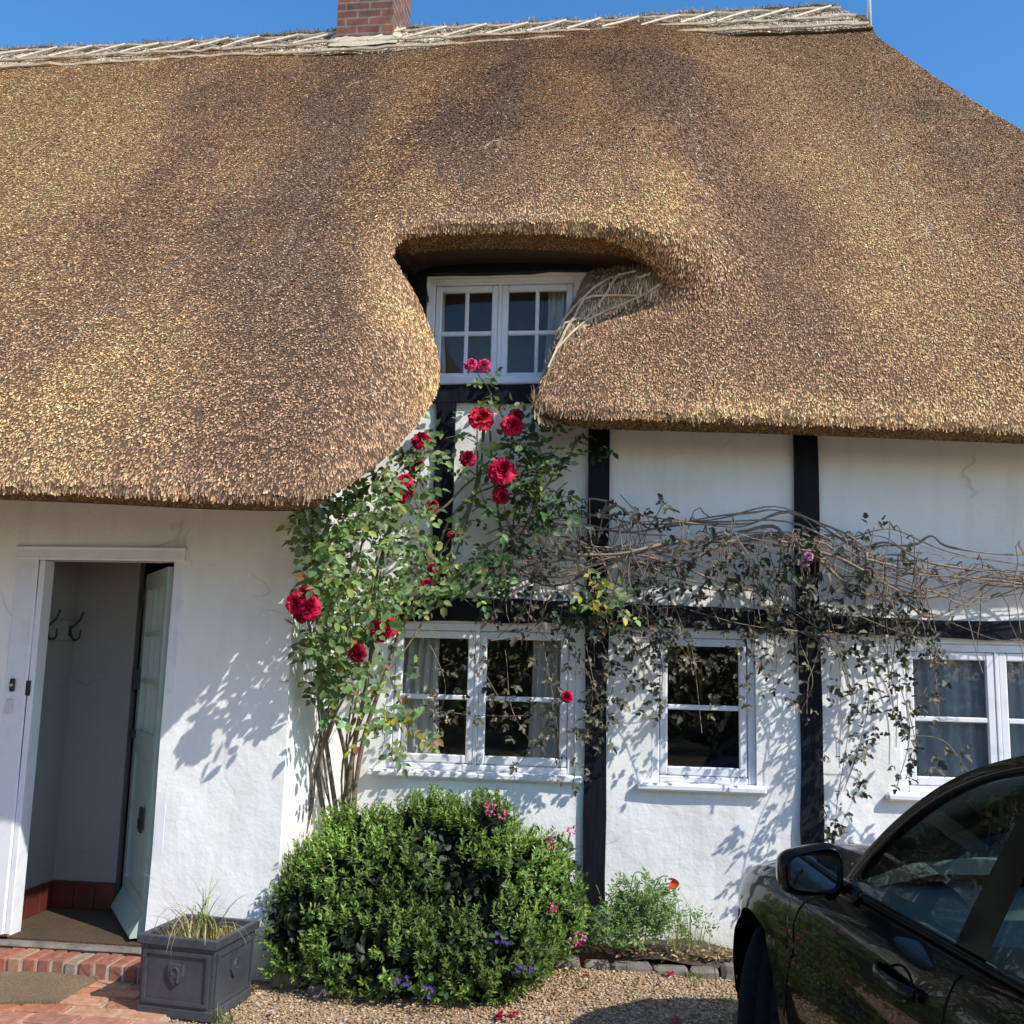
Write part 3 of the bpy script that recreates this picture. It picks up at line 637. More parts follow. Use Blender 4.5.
def vnoise(p, seed):
    r = np.random.default_rng(seed); h = r.random((64, 64)); x, y = p[:, 0] % 64, p[:, 1] % 64; i, j = x.astype(int) % 64, y.astype(int) % 64; u, v = sm(x-np.floor(x)), sm(y-np.floor(y))
    i1, j1 = (i+1) % 64, (j+1) % 64; return (h[i, j]*(1-u)+h[i1, j]*u)*(1-v)+(h[i, j1]*(1-u)+h[i1, j1]*u)*v
GOLD, DARK = np.array((.88, .495, .228)), np.array((.44, .262, .156))
def stain(p3):
    p = p3[:, [0, 2]]; wv = np.column_stack([vnoise(p*1.6+9, 1), vnoise(p*1.6+31, 2)])-.5; pw = p+wv*.35+(np.column_stack([vnoise(p*7, 8), vnoise(p*7+5, 9)])-.5)*.12
    f = np.full(len(p), .52)
    for q, wd, val in ST: f += .82*val*np.exp(-(dist(pw, q)/(wd*.85))**2.4)*(0.75+.5*vnoise(p*3+17, 4))
    f += .55*(vnoise(p*np.array([[2.2, 1.0]])+3, 5)-.5)+.4*(vnoise(p*np.array([[6., 3.5]])+3, 6)-.5)+.25*(vnoise(p*np.array([[15., 9.]]), 7)-.5)
    f = np.clip(f, 0, 1)[:, None]; c = DARK*(1-f)+GOLD*f
    for q in SEAM: e = (np.exp(-(dist(p+wv*.03, q)/.016)**2)*(.25+.75*vnoise(p*9, 14)))[:, None]*.55; c = c*(1-e)+e*np.array((.62, .50, .38))
    grey = np.clip((p3[:, 2:3]-6.9)/1.2, 0, 1)*.35; return c*(1-grey)+grey*np.array((.30, .25, .19))
VT = stain(VS)
# underside / flank loft
NRG = 6; loft = []; lt = []
for r in range(NRG):
    u = r/(NRG-1); k = EK[:, None]; off = np.where(k == 3, np.array([[.02, -.14, .05]]), np.where(k == 1, np.array([[-.03, .0, .03]]), np.array([[0, 0, 0.]])))
    ctl = EB*.45+EI*.55+off; bez = EB*(1-u)**2+2*u*(1-u)*ctl+EI*u*u
    v_ = min(1, u/.4); w_ = max(0, (u-.4)/.6); cut = (EB*(1-v_)+EM*v_) if u <= .4 else EM*(1-w_)+EI*w_
    loft.append(np.where((k == 1) | (k == 3), bez, cut))
    base = np.where(k == 3, np.array([[.34, .25, .165]]), np.array([[.30, .175, .08]])); lt.append(VT[:len(EB)]*0+base*(1-.75*np.clip((u-.3)*2, 0, 1)*(k != 3)))  # eave shade put into the tint: underside darkens inwards, flank excepted
nE = len(EB); LV = np.vstack(loft); LT = np.vstack(lt); LF = []
for r in range(NRG-1):
    i = np.arange(nE-1)+r*nE; LF.append(np.column_stack([i, i+nE, i+nE+1, i+1]))
LF = np.vstack(LF)
# rear slope and hipped ends
RIDGE_N = float(T_R(ZR))+.01
def mirror(p): q = p.copy(); q[:, 1] = 2*RIDGE_N-q[:, 1]; return q
hipF = np.column_stack([hs, NN(hs, hz), hz]); hipB = mirror(hipF); lF = np.column_stack([lsx, NN(lsx, lz), lz]); lB = mirror(lF)
back_top = np.column_stack([np.linspace(sR, sL, 40), np.full(40, RIDGE_N), np.full(40, ZR)]); back_bot = np.column_stack([np.linspace(sE, -11.3, 40), np.full(40, 2*RIDGE_N-5.4), np.full(40, 2.7)])
XV = np.vstack([hipF, hipB, lF, lB, back_top, back_bot]); o0 = 0; nh = len(hipF); nlh = len(lF); XF = []
i = np.arange(nh-1); XF.append(np.column_stack([i, nh+i, nh+i+1, i+1])); o1 = 2*nh; i = np.arange(nlh-1)+o1; XF.append(np.column_stack([i, i+1, nlh+i+1, nlh+i])); o2 = o1+2*nlh; i = np.arange(39)+o2; XF.append(np.column_stack([i, i+40, i+41, i+1])); XF = np.vstack(XF)
# reeds: short tapered ends lying down the slope, each tipped a little out of the coat
def reeds(a, b, c, n, L0, L1, W, tint, lift=(.12, .42), down=None, maxs=(-6.9, 4.2), dv_edge=None):
    ok = (a[:, 0] > maxs[0]) & (a[:, 0] < maxs[1]); a, b, c = a[ok], b[ok], c[ok]; nr_ = np.cross(b-a, c-a); ar = np.linalg.norm(nr_, axis=1); nr_ = unit(nr_)
    pick = RNG.choice(len(a), n, p=ar/ar.sum()); r1 = np.sqrt(RNG.random(n)); r2 = RNG.random(n)
    p = a[pick]*(1-r1)[:, None]+b[pick]*(r1*(1-r2))[:, None]+c[pick]*(r1*r2)[:, None]; m_ = nr_[pick]
    dv = np.tile(np.array([[0, 0, -1.]]), (n, 1)) if down is None else down(p); t = unit(dv-m_*(dv*m_).sum(1, keepdims=True)); sd = np.cross(m_, t)
    lf = RNG.uniform(*lift, (n, 1))
    if dv_edge is not None: lf = lf*np.clip(dv_edge[ok][pick]/.22, .25, 1)[:, None]
    t = unit(t+sd*RNG.normal(0, .22, (n, 1))+m_*lf); sd = unit(np.cross(m_, t)+m_*RNG.normal(0, .35, (n, 1)))
    L = RNG.uniform(L0, L1, (n, 1)); w = W*np.exp(RNG.normal(0, .3, (n, 1))); q0 = p-t*L*.45; q1 = p+t*L*.55
    V = np.stack([q0-sd*w*.3, q0+sd*w*.3, q1+sd*w*.5, q1-sd*w*.5], 1)
    base = tint(p) if callable(tint) else np.tile(np.array(tint), (n, 1)); k = np.exp(RNG.normal(-.04, .36, (n, 1)))
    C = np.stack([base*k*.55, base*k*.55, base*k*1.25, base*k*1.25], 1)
    return V.reshape(-1, 3), C.reshape(-1, 3).clip(0, .92)
NREED = 520000
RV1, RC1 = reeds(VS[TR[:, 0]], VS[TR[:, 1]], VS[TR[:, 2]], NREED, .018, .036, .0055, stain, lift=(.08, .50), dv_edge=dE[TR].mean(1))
la, lb, lc, ldd = (LV[LF[:, k]] for k in range(4)); lk = EK[np.concatenate([np.arange(nE-1)]*(NRG-1))]; ring = np.repeat(np.arange(NRG-1), nE-1)
sel = (lk != 3) & (ring < 2)
RV2, RC2 = reeds(np.vstack([la[sel], la[sel]]), np.vstack([lc[sel], lb[sel]]), np.vstack([ldd[sel], lc[sel]]), 34000, .008, .022, .006, (.40, .235, .105), lift=(.0, .16), down=lambda p: np.tile(np.array([[0, -.5, -.8]]), (len(p), 1)))
sel = lk == 3
RV3, RC3 = reeds(np.vstack([la[sel], la[sel]]), np.vstack([lc[sel], lb[sel]]), np.vstack([ldd[sel], lc[sel]]), 6000, .10, .22, .005, (.46, .33, .20), lift=(.0, .07))
RV = np.vstack([RV1, RV2, RV3]); RC = np.vstack([RC1, RC2, RC3])
off1 = len(VS); off2 = off1+len(LV); off3 = off2+len(XV)
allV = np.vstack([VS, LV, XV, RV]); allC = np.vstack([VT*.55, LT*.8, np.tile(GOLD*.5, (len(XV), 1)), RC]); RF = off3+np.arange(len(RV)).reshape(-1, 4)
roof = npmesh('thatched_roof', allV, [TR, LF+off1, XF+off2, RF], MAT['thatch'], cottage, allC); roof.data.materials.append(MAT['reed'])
mi = np.zeros(len(roof.data.polygons), np.int32); mi[len(TR)+len(LF)+len(XF):] = 1; roof.data.polygons.foreach_set('material_index', mi)
smf = np.zeros(len(mi), bool); smf[:len(TR)+len(LF)+len(XF)] = True; roof.data.polygons.foreach_set('use_smooth', smf)

# ridge cap with its stitched hazel pattern
BAND = 0.70
def capsec(v):                        # v: -1 rear edge, 0 crest, 1 front edge -> (n, z) on the capped profile
    t = abs(v); z = ZR+.075-BAND*.64*max(0, t-.06); n = float(T_R(min(z-.055, ZR)))+.02-.035*min(1, t*5)*(1-.6*t)
    z -= .02*(max(0, .12-t)/.12-1)*0
    return (n if v >= 0 else 2*RIDGE_N-n), (z if t > .06 else ZR+.075+.03*(1-(t/.06)**2))
vv = np.concatenate([np.linspace(-1, -.1, 8), np.linspace(-.08, .08, 7), np.linspace(.1, 1, 14)]); sCap = float(P(836, 10, RIDGE_N)[0]); ss = np.linspace(sL-.25, sCap, 260)
rows = []
for s in ss:
    r = [];
    for v in vv:
        n, z = capsec(v); k = (s-ss[0])/(ss[-1]-ss[0]); sx = s+(.24*abs(v) if k > .999 else 0)
        j = .005*math.sin(5.1*s+3*v)+.004*math.sin(17*s+v*9); r.append((sx, n-j*.5, z+j+(.012*math.sin(1.7*s)*(1-abs(v)))))
    rows.append(r)
CV = np.array(rows); m = MB(); m.grid(rows)
for e in (0, -1):
    r = rows[e]; m.add(list(r), [tuple(range(len(r)))])
fr = CV[:, vv > .99][:, 0]; m.grid([[tuple(p) for p in fr], [tuple(p+np.array([0, .12, -.0])) for p in fr]])
cap = m.build('ridge_cap', MAT['thatch'], roof, fix=False, tint=(.34, .27, .20))
ca, cb, cc = [], [], []
for i in range(len(ss)-1):
    for j in range(8, len(vv)-2): A, Bq, Cq, Dq = CV[i, j], CV[i+1, j], CV[i+1, j+1], CV[i, j+1]; ca += [A, A]; cb += [Cq, Dq]; cc += [Bq, Cq]
def captint(p): k = vnoise(p[:, [0, 2]]*np.array([[1.5, 6.]]), 12)[:, None]; return np.array([[.58, .45, .32]])*(.65+.6*k)
v4, c4 = reeds(np.array(ca), np.array(cb), np.array(cc), 26000, .05, .13, .008, captint, lift=(.0, .09), down=lambda p: np.column_stack([RNG.normal(0, .35, len(p)), np.full(len(p), -.8), np.full(len(p), -.6)]))
npmesh('ridge_straw', v4, np.arange(len(v4)).reshape(-1, 4), MAT['reed'], roof, c4)
def cappt(s, v, out=.028): n, z = capsec(v); return (s, n-out*.8, z+out*.6)
m = MB(); s0, s1 = sL, sCap
for v, rr in ((.16, .013), (.58, .014), (.93, .016)):
    pts = [np.array(cappt(s, v))+RNG.normal(0, .006, 3) for s in np.linspace(s0, s1+v*.22, 90)]; m.tube(pts, rr, 5)
s = s0
while s < s1-.3:
    d_ = .34+random.uniform(-.04, .05); m.tube([np.array(cappt(s+d_*t, .58-.42*t, .036))+RNG.normal(0, .004, 3) for t in (0, .5, 1)], .013, 5)
    if random.random() < .5: m.tube([np.array(cappt(s+d_*t, .16+.42*t, .032)) for t in (0, .5, 1)], .010, 5)
    s += d_*1.02
m.build('hazel_liggers', MAT['stick'], roof, tint=(.66, .55, .42))
# stitched straps on the flank below the hood
li3 = np.where(EK == 3)[0]; LG = np.array(loft)[:, li3]            # rings x points
def flank(u, v, out=.035):
    a_ = u*(NRG-1); i = min(int(a_), NRG-2); b_ = v*(len(li3)-1); j = min(int(b_), len(li3)-2); fa, fb = a_-i, b_-j
    p = (LG[i, j]*(1-fa)+LG[i+1, j]*fa)*(1-fb)+(LG[i, j+1]*(1-fa)+LG[i+1, j+1]*fa)*fb; return p+np.array([-.4, -.8, .3])*out
m = MB()
for (u0, v0, u1, v1) in [(0, .02, .05, .72), (.45, .02, .6, .62), (.02, .14, .52, .40), (.05, .40, .55, .60), (.48, .10, .04, .42), (.5, .36, .04, .62), (.25, .0, .28, .08)]:
    m.tube([flank(u0+(u1-u0)*t, v0+(v1-v0)*t)+RNG.normal(0, .004, 3) for t in np.linspace(0, 1, 8)], .0075, 5)
m.build('hazel_liggers', MAT['stick'], roof, tint=(.56, .45, .33))
m = MB()
for _ in range(70):
    x, y = random.uniform(10, 1010), random.uniform(70, 420)
    if 380 < x < 680 and y > 225: continue
    q = march(x, y); a = random.uniform(0, PI); L = random.uniform(.04, .13); d_ = np.array([math.cos(a), 0, 0])+math.sin(a)*np.array([0, .6, .8])
    m.tube([q+np.array([0, -.03, .02]), q+np.array([0, -.04, .03])+d_*L*.5, q+np.array([0, -.03, .02])+d_*L], .0025, 3)
for _ in range(20):                    # wisps hanging from the eaves
    i = random.choice(np.where((EK == 4) | (EK == 0))[0]); q = EB[i]
    if not (-4 < q[0] < 3): continue
    L = random.uniform(.015, .05); m.tube([q+np.array([0, -.01, .03]), q+np.array([random.uniform(-.02, .02), -.02, -L])], .003, 3)
m.build('loose_straw', MAT['stick'], roof, tint=(.50, .40, .26))['kind'] = 'stuff'

# chimney
m = MB(); cx0, cx1, cy0, cy1 = -2.785, -2.245, 8.28, 8.92
m.box((cx0, cy0, 6.9), (cx1, cy1, 8.35)); m.box((cx0-.03, cy0-.03, 8.35), (cx1+.03, cy1+.03, 8.43)); m.box((cx0-.06, cy0-.06, 8.43), (cx1+.06, cy1+.06, 8.59)); m.box((cx0-.02, cy0-.02, 8.59), (cx1+.02, cy1+.02, 8.66))
chim = m.build('chimney', MAT['brick'], cottage)
m = MB(); m.lathe([(.10, 0), (.13, .02), (.12, .30), (.14, .33), (.14, .38), (.10, .38), (.09, .1)], (-2.5, 8.6, 8.66), 20); m.build('chimney_pot', MAT['brick'], chim, smooth=True)
m = MB(); n_ = 26; ring1 = []; ring2 = []
loop = [(cx0, cy0), (cx1, cy0), (cx1, cy1), (cx0, cy1)]
for k in range(4):
    p, q = loop[k], loop[(k+1) % 4]
    for t in np.linspace(0, 1, 8, endpoint=False):
        x, y = p[0]+(q[0]-p[0])*t, p[1]+(q[1]-p[1])*t; ox, oy = (x-(cx0+cx1)/2), (y-(cy0+cy1)/2); l = math.hypot(ox, oy)
        def surf(yy): yy = yy if yy <= RIDGE_N else 2*RIDGE_N-yy; return float(np.interp(yy, T_R(np.linspace(6, 7.6, 50)), np.linspace(6, 7.6, 50)))+.075
        ring1.append((x-ox/l*.01, y-oy/l*.01, surf(y)+.07+random.uniform(-.006, .006))); w_ = .085+random.uniform(-.015, .02); x2, y2 = x+ox/l*w_, y+oy/l*w_; ring2.append((x2, y2, surf(y2)+.012))
m.grid([ring1+ring1[:1], ring2+ring2[:1]]); m.build('mortar_flaunching', MAT['flash'], chim, fix=False)
m = MB(); a0 = P(870, 32, 8.75); m.tube([(a0[0], 8.75, 6.9), (a0[0], 8.75, 9.4)], .019, 10)
o = m.build('aerial_mast', MAT['steel'], None, smooth=True); tag(o, 'thin grey metal pole rising behind the hipped end of the ridge', 'aerial mast')

# ================================================================== CLOSE TO THE DOOR: step, paving, mat, planter
ST_ = empty('brick_step', (-2.9, 4.98, 0), 'low red brick doorstep with a worn stone threshold', 'doorstep')
m = MB(); x = -4.6; cols = []
while x < -2.10:
    wd = .066+random.uniform(-.006, .006); m.box((x, 4.865+random.uniform(-.006, .006), -.03), (x+wd, NW-.02, .085+random.uniform(-.006, .004)), .007); cols += [random.choice([(.36,.13,.07), (.42,.17,.09), (.30,.12,.08), (.40,.22,.13), (.34,.25,.19)])]*24; x += wd+.010
m.build('brick_row', MAT['redbrick'], ST_, tint=np.array(cols))
m = MB(); m.box((-4.6, 4.872, -.03), (-2.105, NW-.018, .076)); m.build('mortar', MAT['mortar'], ST_)
m = MB(); m.box((-3.5, NW-.075, .082), (-2.44, NW+.03, .108), .01); m.build('threshold', MAT['stone'], ST_, jitter=.003)
m = MB(); cols = []; ang = math.radians(-4); ca_, sa_ = math.cos(ang), math.sin(ang)
for i in range(-3, 16):
    for j in range(-2, 9):
        cx, cy = -2.26-.232*i-(.116 if j % 2 else 0), 4.83-.122*j
        if cy > 4.86 or cx < -5.2 or cx > -2.02: continue
        b0 = len(m.v); hw = .108; m.box((cx-hw, cy-.054, -.04), (cx+hw, cy+.054, .012+random.uniform(-.004, .003)), .006)
        cols += [random.choice([(.42,.16,.085), (.50,.21,.11), (.45,.19,.12), (.38,.17,.11), (.52,.27,.16)])]*24
tag(m.build('brick_path', MAT['redbrick'], None, tint=np.array(cols)), kind='structure')
m = MB(); m.box((-5.3, 3.78, -.06), (-2.02, 4.865, .002)); tag(m.build('path_mortar', MAT['mortar'], None), kind='structure')
q = [G(-90, 958, .02), G(100, 977, .02), G(56, 1003, .02), G(-110, 1000, .02)]
m = MB(); N_ = 10; top = [[tuple(np.array(q[0])*(1-u)*(1-v)+np.array(q[1])*u*(1-v)+np.array(q[2])*u*v+np.array(q[3])*(1-u)*v+np.array([0, 0, .006+.004*math.sin(9*u+5*v)])) for u in np.linspace(0, 1, 14)] for v in np.linspace(0, 1, N_)]
m.grid(top); ed = top[0]+[r[-1] for r in top[1:]]+top[-1][::-1][1:]+[r[0] for r in top[::-1][1:]]
m.grid([ed, [(x, y, .008) for x, y, z in ed]]); tag(m.build('doormat', MAT['coir'], None, fix=False), 'worn brown coir doormat lying on the brick path', 'doormat')

pl0 = Vector((-1.982, 4.655, 0)); PR = math.radians(-7)
pl = empty('square_planter', pl0, 'square lead-grey planter with raised panels and a crest beside the door', 'planter', None, PR)
H, hw, hb = .340, .198, .182
def frust(m, a, za, b, zb): m.prism([(-a,-a,za),(a,-a,za),(a,a,za),(-a,a,za)], [(-b,-b,zb),(b,-b,zb),(b,b,zb),(-b,b,zb)])
m = MB(); r = lambda h, z: [(-h,-h,z),(h,-h,z),(h,h,z),(-h,h,z),(-h,-h,z)]
m.grid([r(hb, .0), r(hb, .035), r(hb-.004, .04), r(hw-.014, H-.04), r(hw, H-.035), r(hw, H-.004), r(hw-.004, H), r(hw-.026, H), r(hw-.03, H-.004), r(hw-.045, .2)])
m.build('planter_body', MAT['lead'], pl, local=True)
def face_pt(side, u, z, out):        # on a side of the planter
    h = hb-.004+(hw-.010-hb)*(z-.04)/(H-.08)+out
    return {0: (u, -h, z), 1: (h, u, z), 2: (-u, h, z), 3: (-h, -u, z)}[side]
for sd in range(4):
    m = MB(); W_, z0, z1, t = .165, .055, H-.06, .016
    for (a0, a1, b0, b1) in ((-W_, W_, z0, z0+t), (-W_, W_, z1-t, z1), (-W_, -W_+t, z0+t, z1-t), (W_-t, W_, z0+t, z1-t)):
        m.prism([face_pt(sd, a0, b0, .009), face_pt(sd, a1, b0, .009), face_pt(sd, a1, b1, .009), face_pt(sd, a0, b1, .009)], [face_pt(sd, a0, b0, -.01), face_pt(sd, a1, b0, -.01), face_pt(sd, a1, b1, -.01), face_pt(sd, a0, b1, -.01)])
    m.build('panel_moulding', MAT['lead'], pl, local=True)
    m = MB(); cz = .185; sh = [(-.04, cz+.045), (.04, cz+.045), (.04, cz-.005), (.025, cz-.035), (0, cz-.052), (-.025, cz-.035), (-.04, cz-.005)]
    m.prism([face_pt(sd, x*.9, cz+(z-cz)*.9, .012) for x, z in sh], [face_pt(sd, x, z, -.004) for x, z in sh])
    m.tube([face_pt(sd, .018*math.cos(a), cz+.008+.022*math.sin(a), .013) for a in np.linspace(-1.2, 3.6, 12)], .005, 6); m.tube([face_pt(sd, .016, cz+.0, .013), face_pt(sd, .014, cz-.035, .013)], .005, 6)
    m.build('crest', MAT['lead'], pl, local=True, smooth=False)
m = MB(); m.grid([[(x, y, H-.055+.012*math.sin(31*x+17*y)) for x in np.linspace(-.175, .175, 9)] for y in np.linspace(-.175, .175, 9)]); m.build('soil', MAT['soil'], pl, local=True, smooth=True)

def blades(name, n, base, h0, h1, w_, cols, mat, parent, spread=.4, curl=1.0, R=.0):
    V, F, C = [], [], []
    for _ in range(n):
        a, rr = random.uniform(0, 2*PI), R*math.sqrt(random.random()); p = Vector(base)+Vector((rr*math.cos(a), rr*math.sin(a), 0)); hd = random.uniform(0, 2*PI); L = random.uniform(h0, h1); ang = random.uniform(0, spread); c = np.array(random.choice(cols))*math.exp(random.gauss(0, .2)); k0 = len(V); S = 7; kc = curl*random.uniform(.2, 1.4)
        for i in range(S+1):
            u = i/S; ww = w_*(1-u)**.6*.5+.0004; sd = Vector((-math.sin(hd), math.cos(hd), 0)); V += [tuple(p-sd*ww), tuple(p+sd*ww)]; C += [c, c]
            th = ang+kc*u*1.6; p = p+Vector((math.cos(hd)*math.sin(th), math.sin(hd)*math.sin(th), math.cos(th)))*(L/S)
        F += [(k0+2*i, k0+2*i+1, k0+2*i+3, k0+2*i+2) for i in range(S)]
    return npmesh(name, np.array(V), np.array(F), mat, parent, np.array(C).clip(0, 1))
DG = [(.20,.24,.07), (.34,.34,.14), (.14,.20,.06)]
pg = empty('grass_tuft', pl0+Vector((0, 0, H-.05)), 'tall half-dry grass growing out of the grey planter', 'grass')
pc = pl0+Vector((0, 0, H-.05))
blades('grass_blades', 22, pc+Vector((.03, -.02, 0)), .22, .42, .008, DG, MAT['leaf'], pg, .35, 1.0, .06)
blades('trailing_blades', 16, pc+Vector((.03, -.12, .02)), .25, .45, .006, [(.50,.42,.24), (.40,.34,.18)], MAT['leaf'], pg, .6, 1.9, .05)
blades('moss_blades', 420, pc, .03, .09, .005, [(.30,.30,.10), (.45,.36,.16), (.16,.22,.06), (.50,.32,.10)], MAT['leaf'], pg, .9, 1.0, .17)

# ================================================================== PLANTS
def fol_rand(n): v = RNG.normal(0, 1, (n, 3)); return unit(v)
def clamp_wall(p, gap=.03):
    p = p.copy(); lim = np.where(p[:, 0] < XC+.02, NW-gap, NM-gap); p[:, 1] = np.minimum(p[:, 1], lim); return p
def blob_pts(blobs):
    out = []; sh = []
    for (px, py, rx, ry, n, dn_, cnt, *k) in blobs:
        r = np.sqrt(RNG.random(cnt)); a = RNG.uniform(0, 2*PI, cnt); xs_, ys_ = px+rx*r*np.cos(a), py+ry*r*np.sin(a); nn2 = n+RNG.normal(0, dn_*.6, cnt)
        out.append(np.array([P(x, y, q) for x, y, q in zip(xs_, ys_, nn2)])); sh.append(np.full(cnt, k[0] if k else 0))
    return clamp_wall(np.vstack(out)), np.concatenate(sh)
def compound(c, d, nleaf, size, jit=.3):
    """leaflets of pinnate leaves: centres c, axis d -> pos, dir, normal, size"""
    n = len(c); up = unit(np.array([[0.15, -.75, .75]])+RNG.normal(0, .45, (n, 3))); d = unit(d-up*(d*up).sum(1, keepdims=True)*.6); sd = unit(np.cross(d, up)); Pq, D, Nn, S = [], [], [], []
    L = size*2.3
    spec = [(1.0, 0, 0)]+[(f, s, 1) for f in np.linspace(.75, .3, (nleaf-1)//2) for s in (-1, 1)]
    for f, s, lat in spec:
        pos = c+d*(L*f)[:, None]; dr = unit(d*(1-.55*lat)+sd*s*.9+RNG.normal(0, jit*.4, (n, 3))+np.array([[0, 0, -.18]])); Pq.append(pos); D.append(dr); Nn.append(unit(up+RNG.normal(0, jit, (n, 3)))); S.append(size*(1 if not lat else .86)*np.exp(RNG.normal(0, .12, n)))
    return np.vstack(Pq), np.vstack(D), np.vstack(Nn), np.concatenate(S)

# ---- climbing rose
rose = empty('climbing_rose', P(335, 900, 5.62), 'climbing rose with crimson blooms trained up the wall at the bay corner', 'rose')
rb = [(325,560,22,45,4.86,.14,60), (331,620,20,45,5.02,.14,50), (345,520,32,28,5.05,.2,56), (385,500,38,34,5.25,.2,62), (372,555,45,45,5.3,.2,84), (348,650,36,42,5.22,.2,62), (332,690,18,34,5.22,.1,28), (395,610,38,34,5.45,.15,50), (432,560,22,40,5.62,.1,30), (420,470,26,24,5.45,.12,20), (455,580,30,18,5.65,.08,24), (462,432,34,20,5.68,.06,10), (476,475,24,20,5.68,.06,8), (528,452,22,46,5.66,.08,44,1), (546,490,28,44,5.66,.08,54,1), (500,500,24,34,5.7,.08,22,1), (492,560,30,40,5.68,.08,30,1), (385,690,30,24,5.4,.1,18), (398,735,26,26,5.35,.1,22,2), (612,600,22,24,5.62,.06,20,2), (500,400,10,20,5.72,.04,5,1), (486,382,14,10,5.72,.03,4), (575,440,30,24,5.72,.05,10,1), (415,440,16,14,5.5,.08,7), (360,600,30,30,5.0,.15,30)]
c, sh = blob_pts(rb); d = unit(fol_rand(len(c))*.8+np.array([[0, -.5, .1]])); pp, D, Nn, S = compound(c, d, 5, np.exp(RNG.normal(math.log(.051), .17, len(c)))); sh5 = np.tile(sh, 5)
col = shades(len(pp), (.135, .215, .075), .3, (.26, .30, .08), .16); col[sh5 == 1] *= np.array([[.45, .55, .5]]); yl = (sh5 == 2) & (RNG.random(len(pp)) < .45); col[yl] = shades(yl.sum(), (.36, .34, .05), .25)  # leaves of the shaded blobs darkened, their shade put into the tint
pale = RNG.random(len(pp)) < .10; col[pale] = shades(pale.sum(), (.22, .27, .14), .15); br = RNG.random(len(pp)) < .02; col[br] = shades(br.sum(), (.26, .12, .05), .2)
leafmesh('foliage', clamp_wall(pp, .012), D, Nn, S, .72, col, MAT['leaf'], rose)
def wallpath(pts, n=24, wig=.012):
    q = spline([P(*p) for p in pts], n); m_ = max(4, n//4); w_ = spline(RNG.normal(0, wig, (m_, 3))*np.array([[1, .5, 1]]), n); w_[0] = 0; return q+w_
trunks = [[(338,840,5.62), (330,770,5.60), (322,700,5.45), (318,640,5.2), (322,570,5.05), (340,520,5.1)], [(346,845,5.6), (350,770,5.6), (362,700,5.5), (372,640,5.4), (380,560,5.35), (400,490,5.4), (425,440,5.6)], [(332,845,5.6), (318,770,5.5), (330,720,5.35), (345,660,5.2), (350,600,5.1), (362,540,5.15)], [(352,840,5.62), (365,740,5.6), (390,670,5.55), (408,620,5.6), (440,570,5.68), (475,490,5.72), (482,425,5.74)], [(340,840,5.62), (345,760,5.6), (330,690,5.3), (310,630,4.98), (302,608,4.9)], [(300,850,5.5), (312,790,5.5), (322,745,5.4), (340,700,5.3)], [(408,620,5.65), (450,600,5.7), (500,560,5.72), (535,500,5.72), (540,450,5.72), (515,430,5.7)], [(500,540,5.74), (495,470,5.74), (490,410,5.74), (480,372,5.72)], [(440,560,5.7), (455,510,5.7), (500,480,5.72)], [(430,520,5.7), (470,480,5.72), (495,455,5.72)], [(535,500,5.72), (560,470,5.74), (575,440,5.74)], [(372,640,5.4), (400,700,5.42), (410,740,5.35)]]
m = MB()
for k in range(9): trunks.append([(x+random.uniform(-9, 9), y+random.uniform(-10, 10), n) for x, y, n in random.choice(trunks[:6])])
for k, t in enumerate(trunks):
    q = wallpath(t); r0 = (.015 if k < 5 else .008) if k < 12 else .006; m.tube(q, list(np.linspace(r0, .005, len(q))), 6)
m.build('stem', MAT['bark'], rose, smooth=True, tint=(.20, .15, .10))
m = MB()
for _ in range(90):
    i = RNG.integers(len(c)); p = c[i]; m.tube([p+RNG.normal(0, .05, 3)*np.array([1, .3, 1])+np.array([0, .05, -.06]), p, p+RNG.normal(0, .04, 3)], .0025, 4)
m.build('twigs', MAT['bark'], rose, tint=(.13, .15, .07))['kind'] = 'stuff'
def bloom_mesh(seed):
    r_ = random.Random(seed); m = MB()
    for ring, (cnt, tilt, L, W) in enumerate([(6, 1.35, 1.0, .85), (7, 1.05, 1.0, .8), (7, .78, .98, .75), (6, .5, .95, .62), (5, .28, .9, .5), (4, .1, .8, .4)]):
        for k in range(cnt):
            az = 2*PI*(k+r_.uniform(-.2, .2))/cnt+ring*.7; tl = tilt+r_.uniform(-.28, .28); rows = []
            for v in np.linspace(0, 1, 5):
                row = []
                for u in np.linspace(-1, 1, 5):
                    ww = W*(.25+.75*math.sin(min(1, v*1.05)*PI*.62)); th = tl*(v**.8)+.35*v*v*(1 if ring < 2 else .2); rad = .08+L*v*math.sin(max(.05, th)); zz = L*v*math.cos(th)*.85-.03*ring+.10*math.sin(4*u+3*k+ring)*v
                    cup = -.22*u*u*v; rad2 = rad+cup*.6+.10*math.sin(4.5*u+7*v+k+ring)*v; tang = ww*u*.55
                    row.append((rad2*math.cos(az)-tang*math.sin(az), rad2*math.sin(az)+tang*math.cos(az), zz+.1*u*u*v+r_.uniform(-.03, .03)))
                rows.append(row)
            m.grid(rows)
    return m.v, m.f
BL = [bloom_mesh(s) for s in (1, 2, 3)]
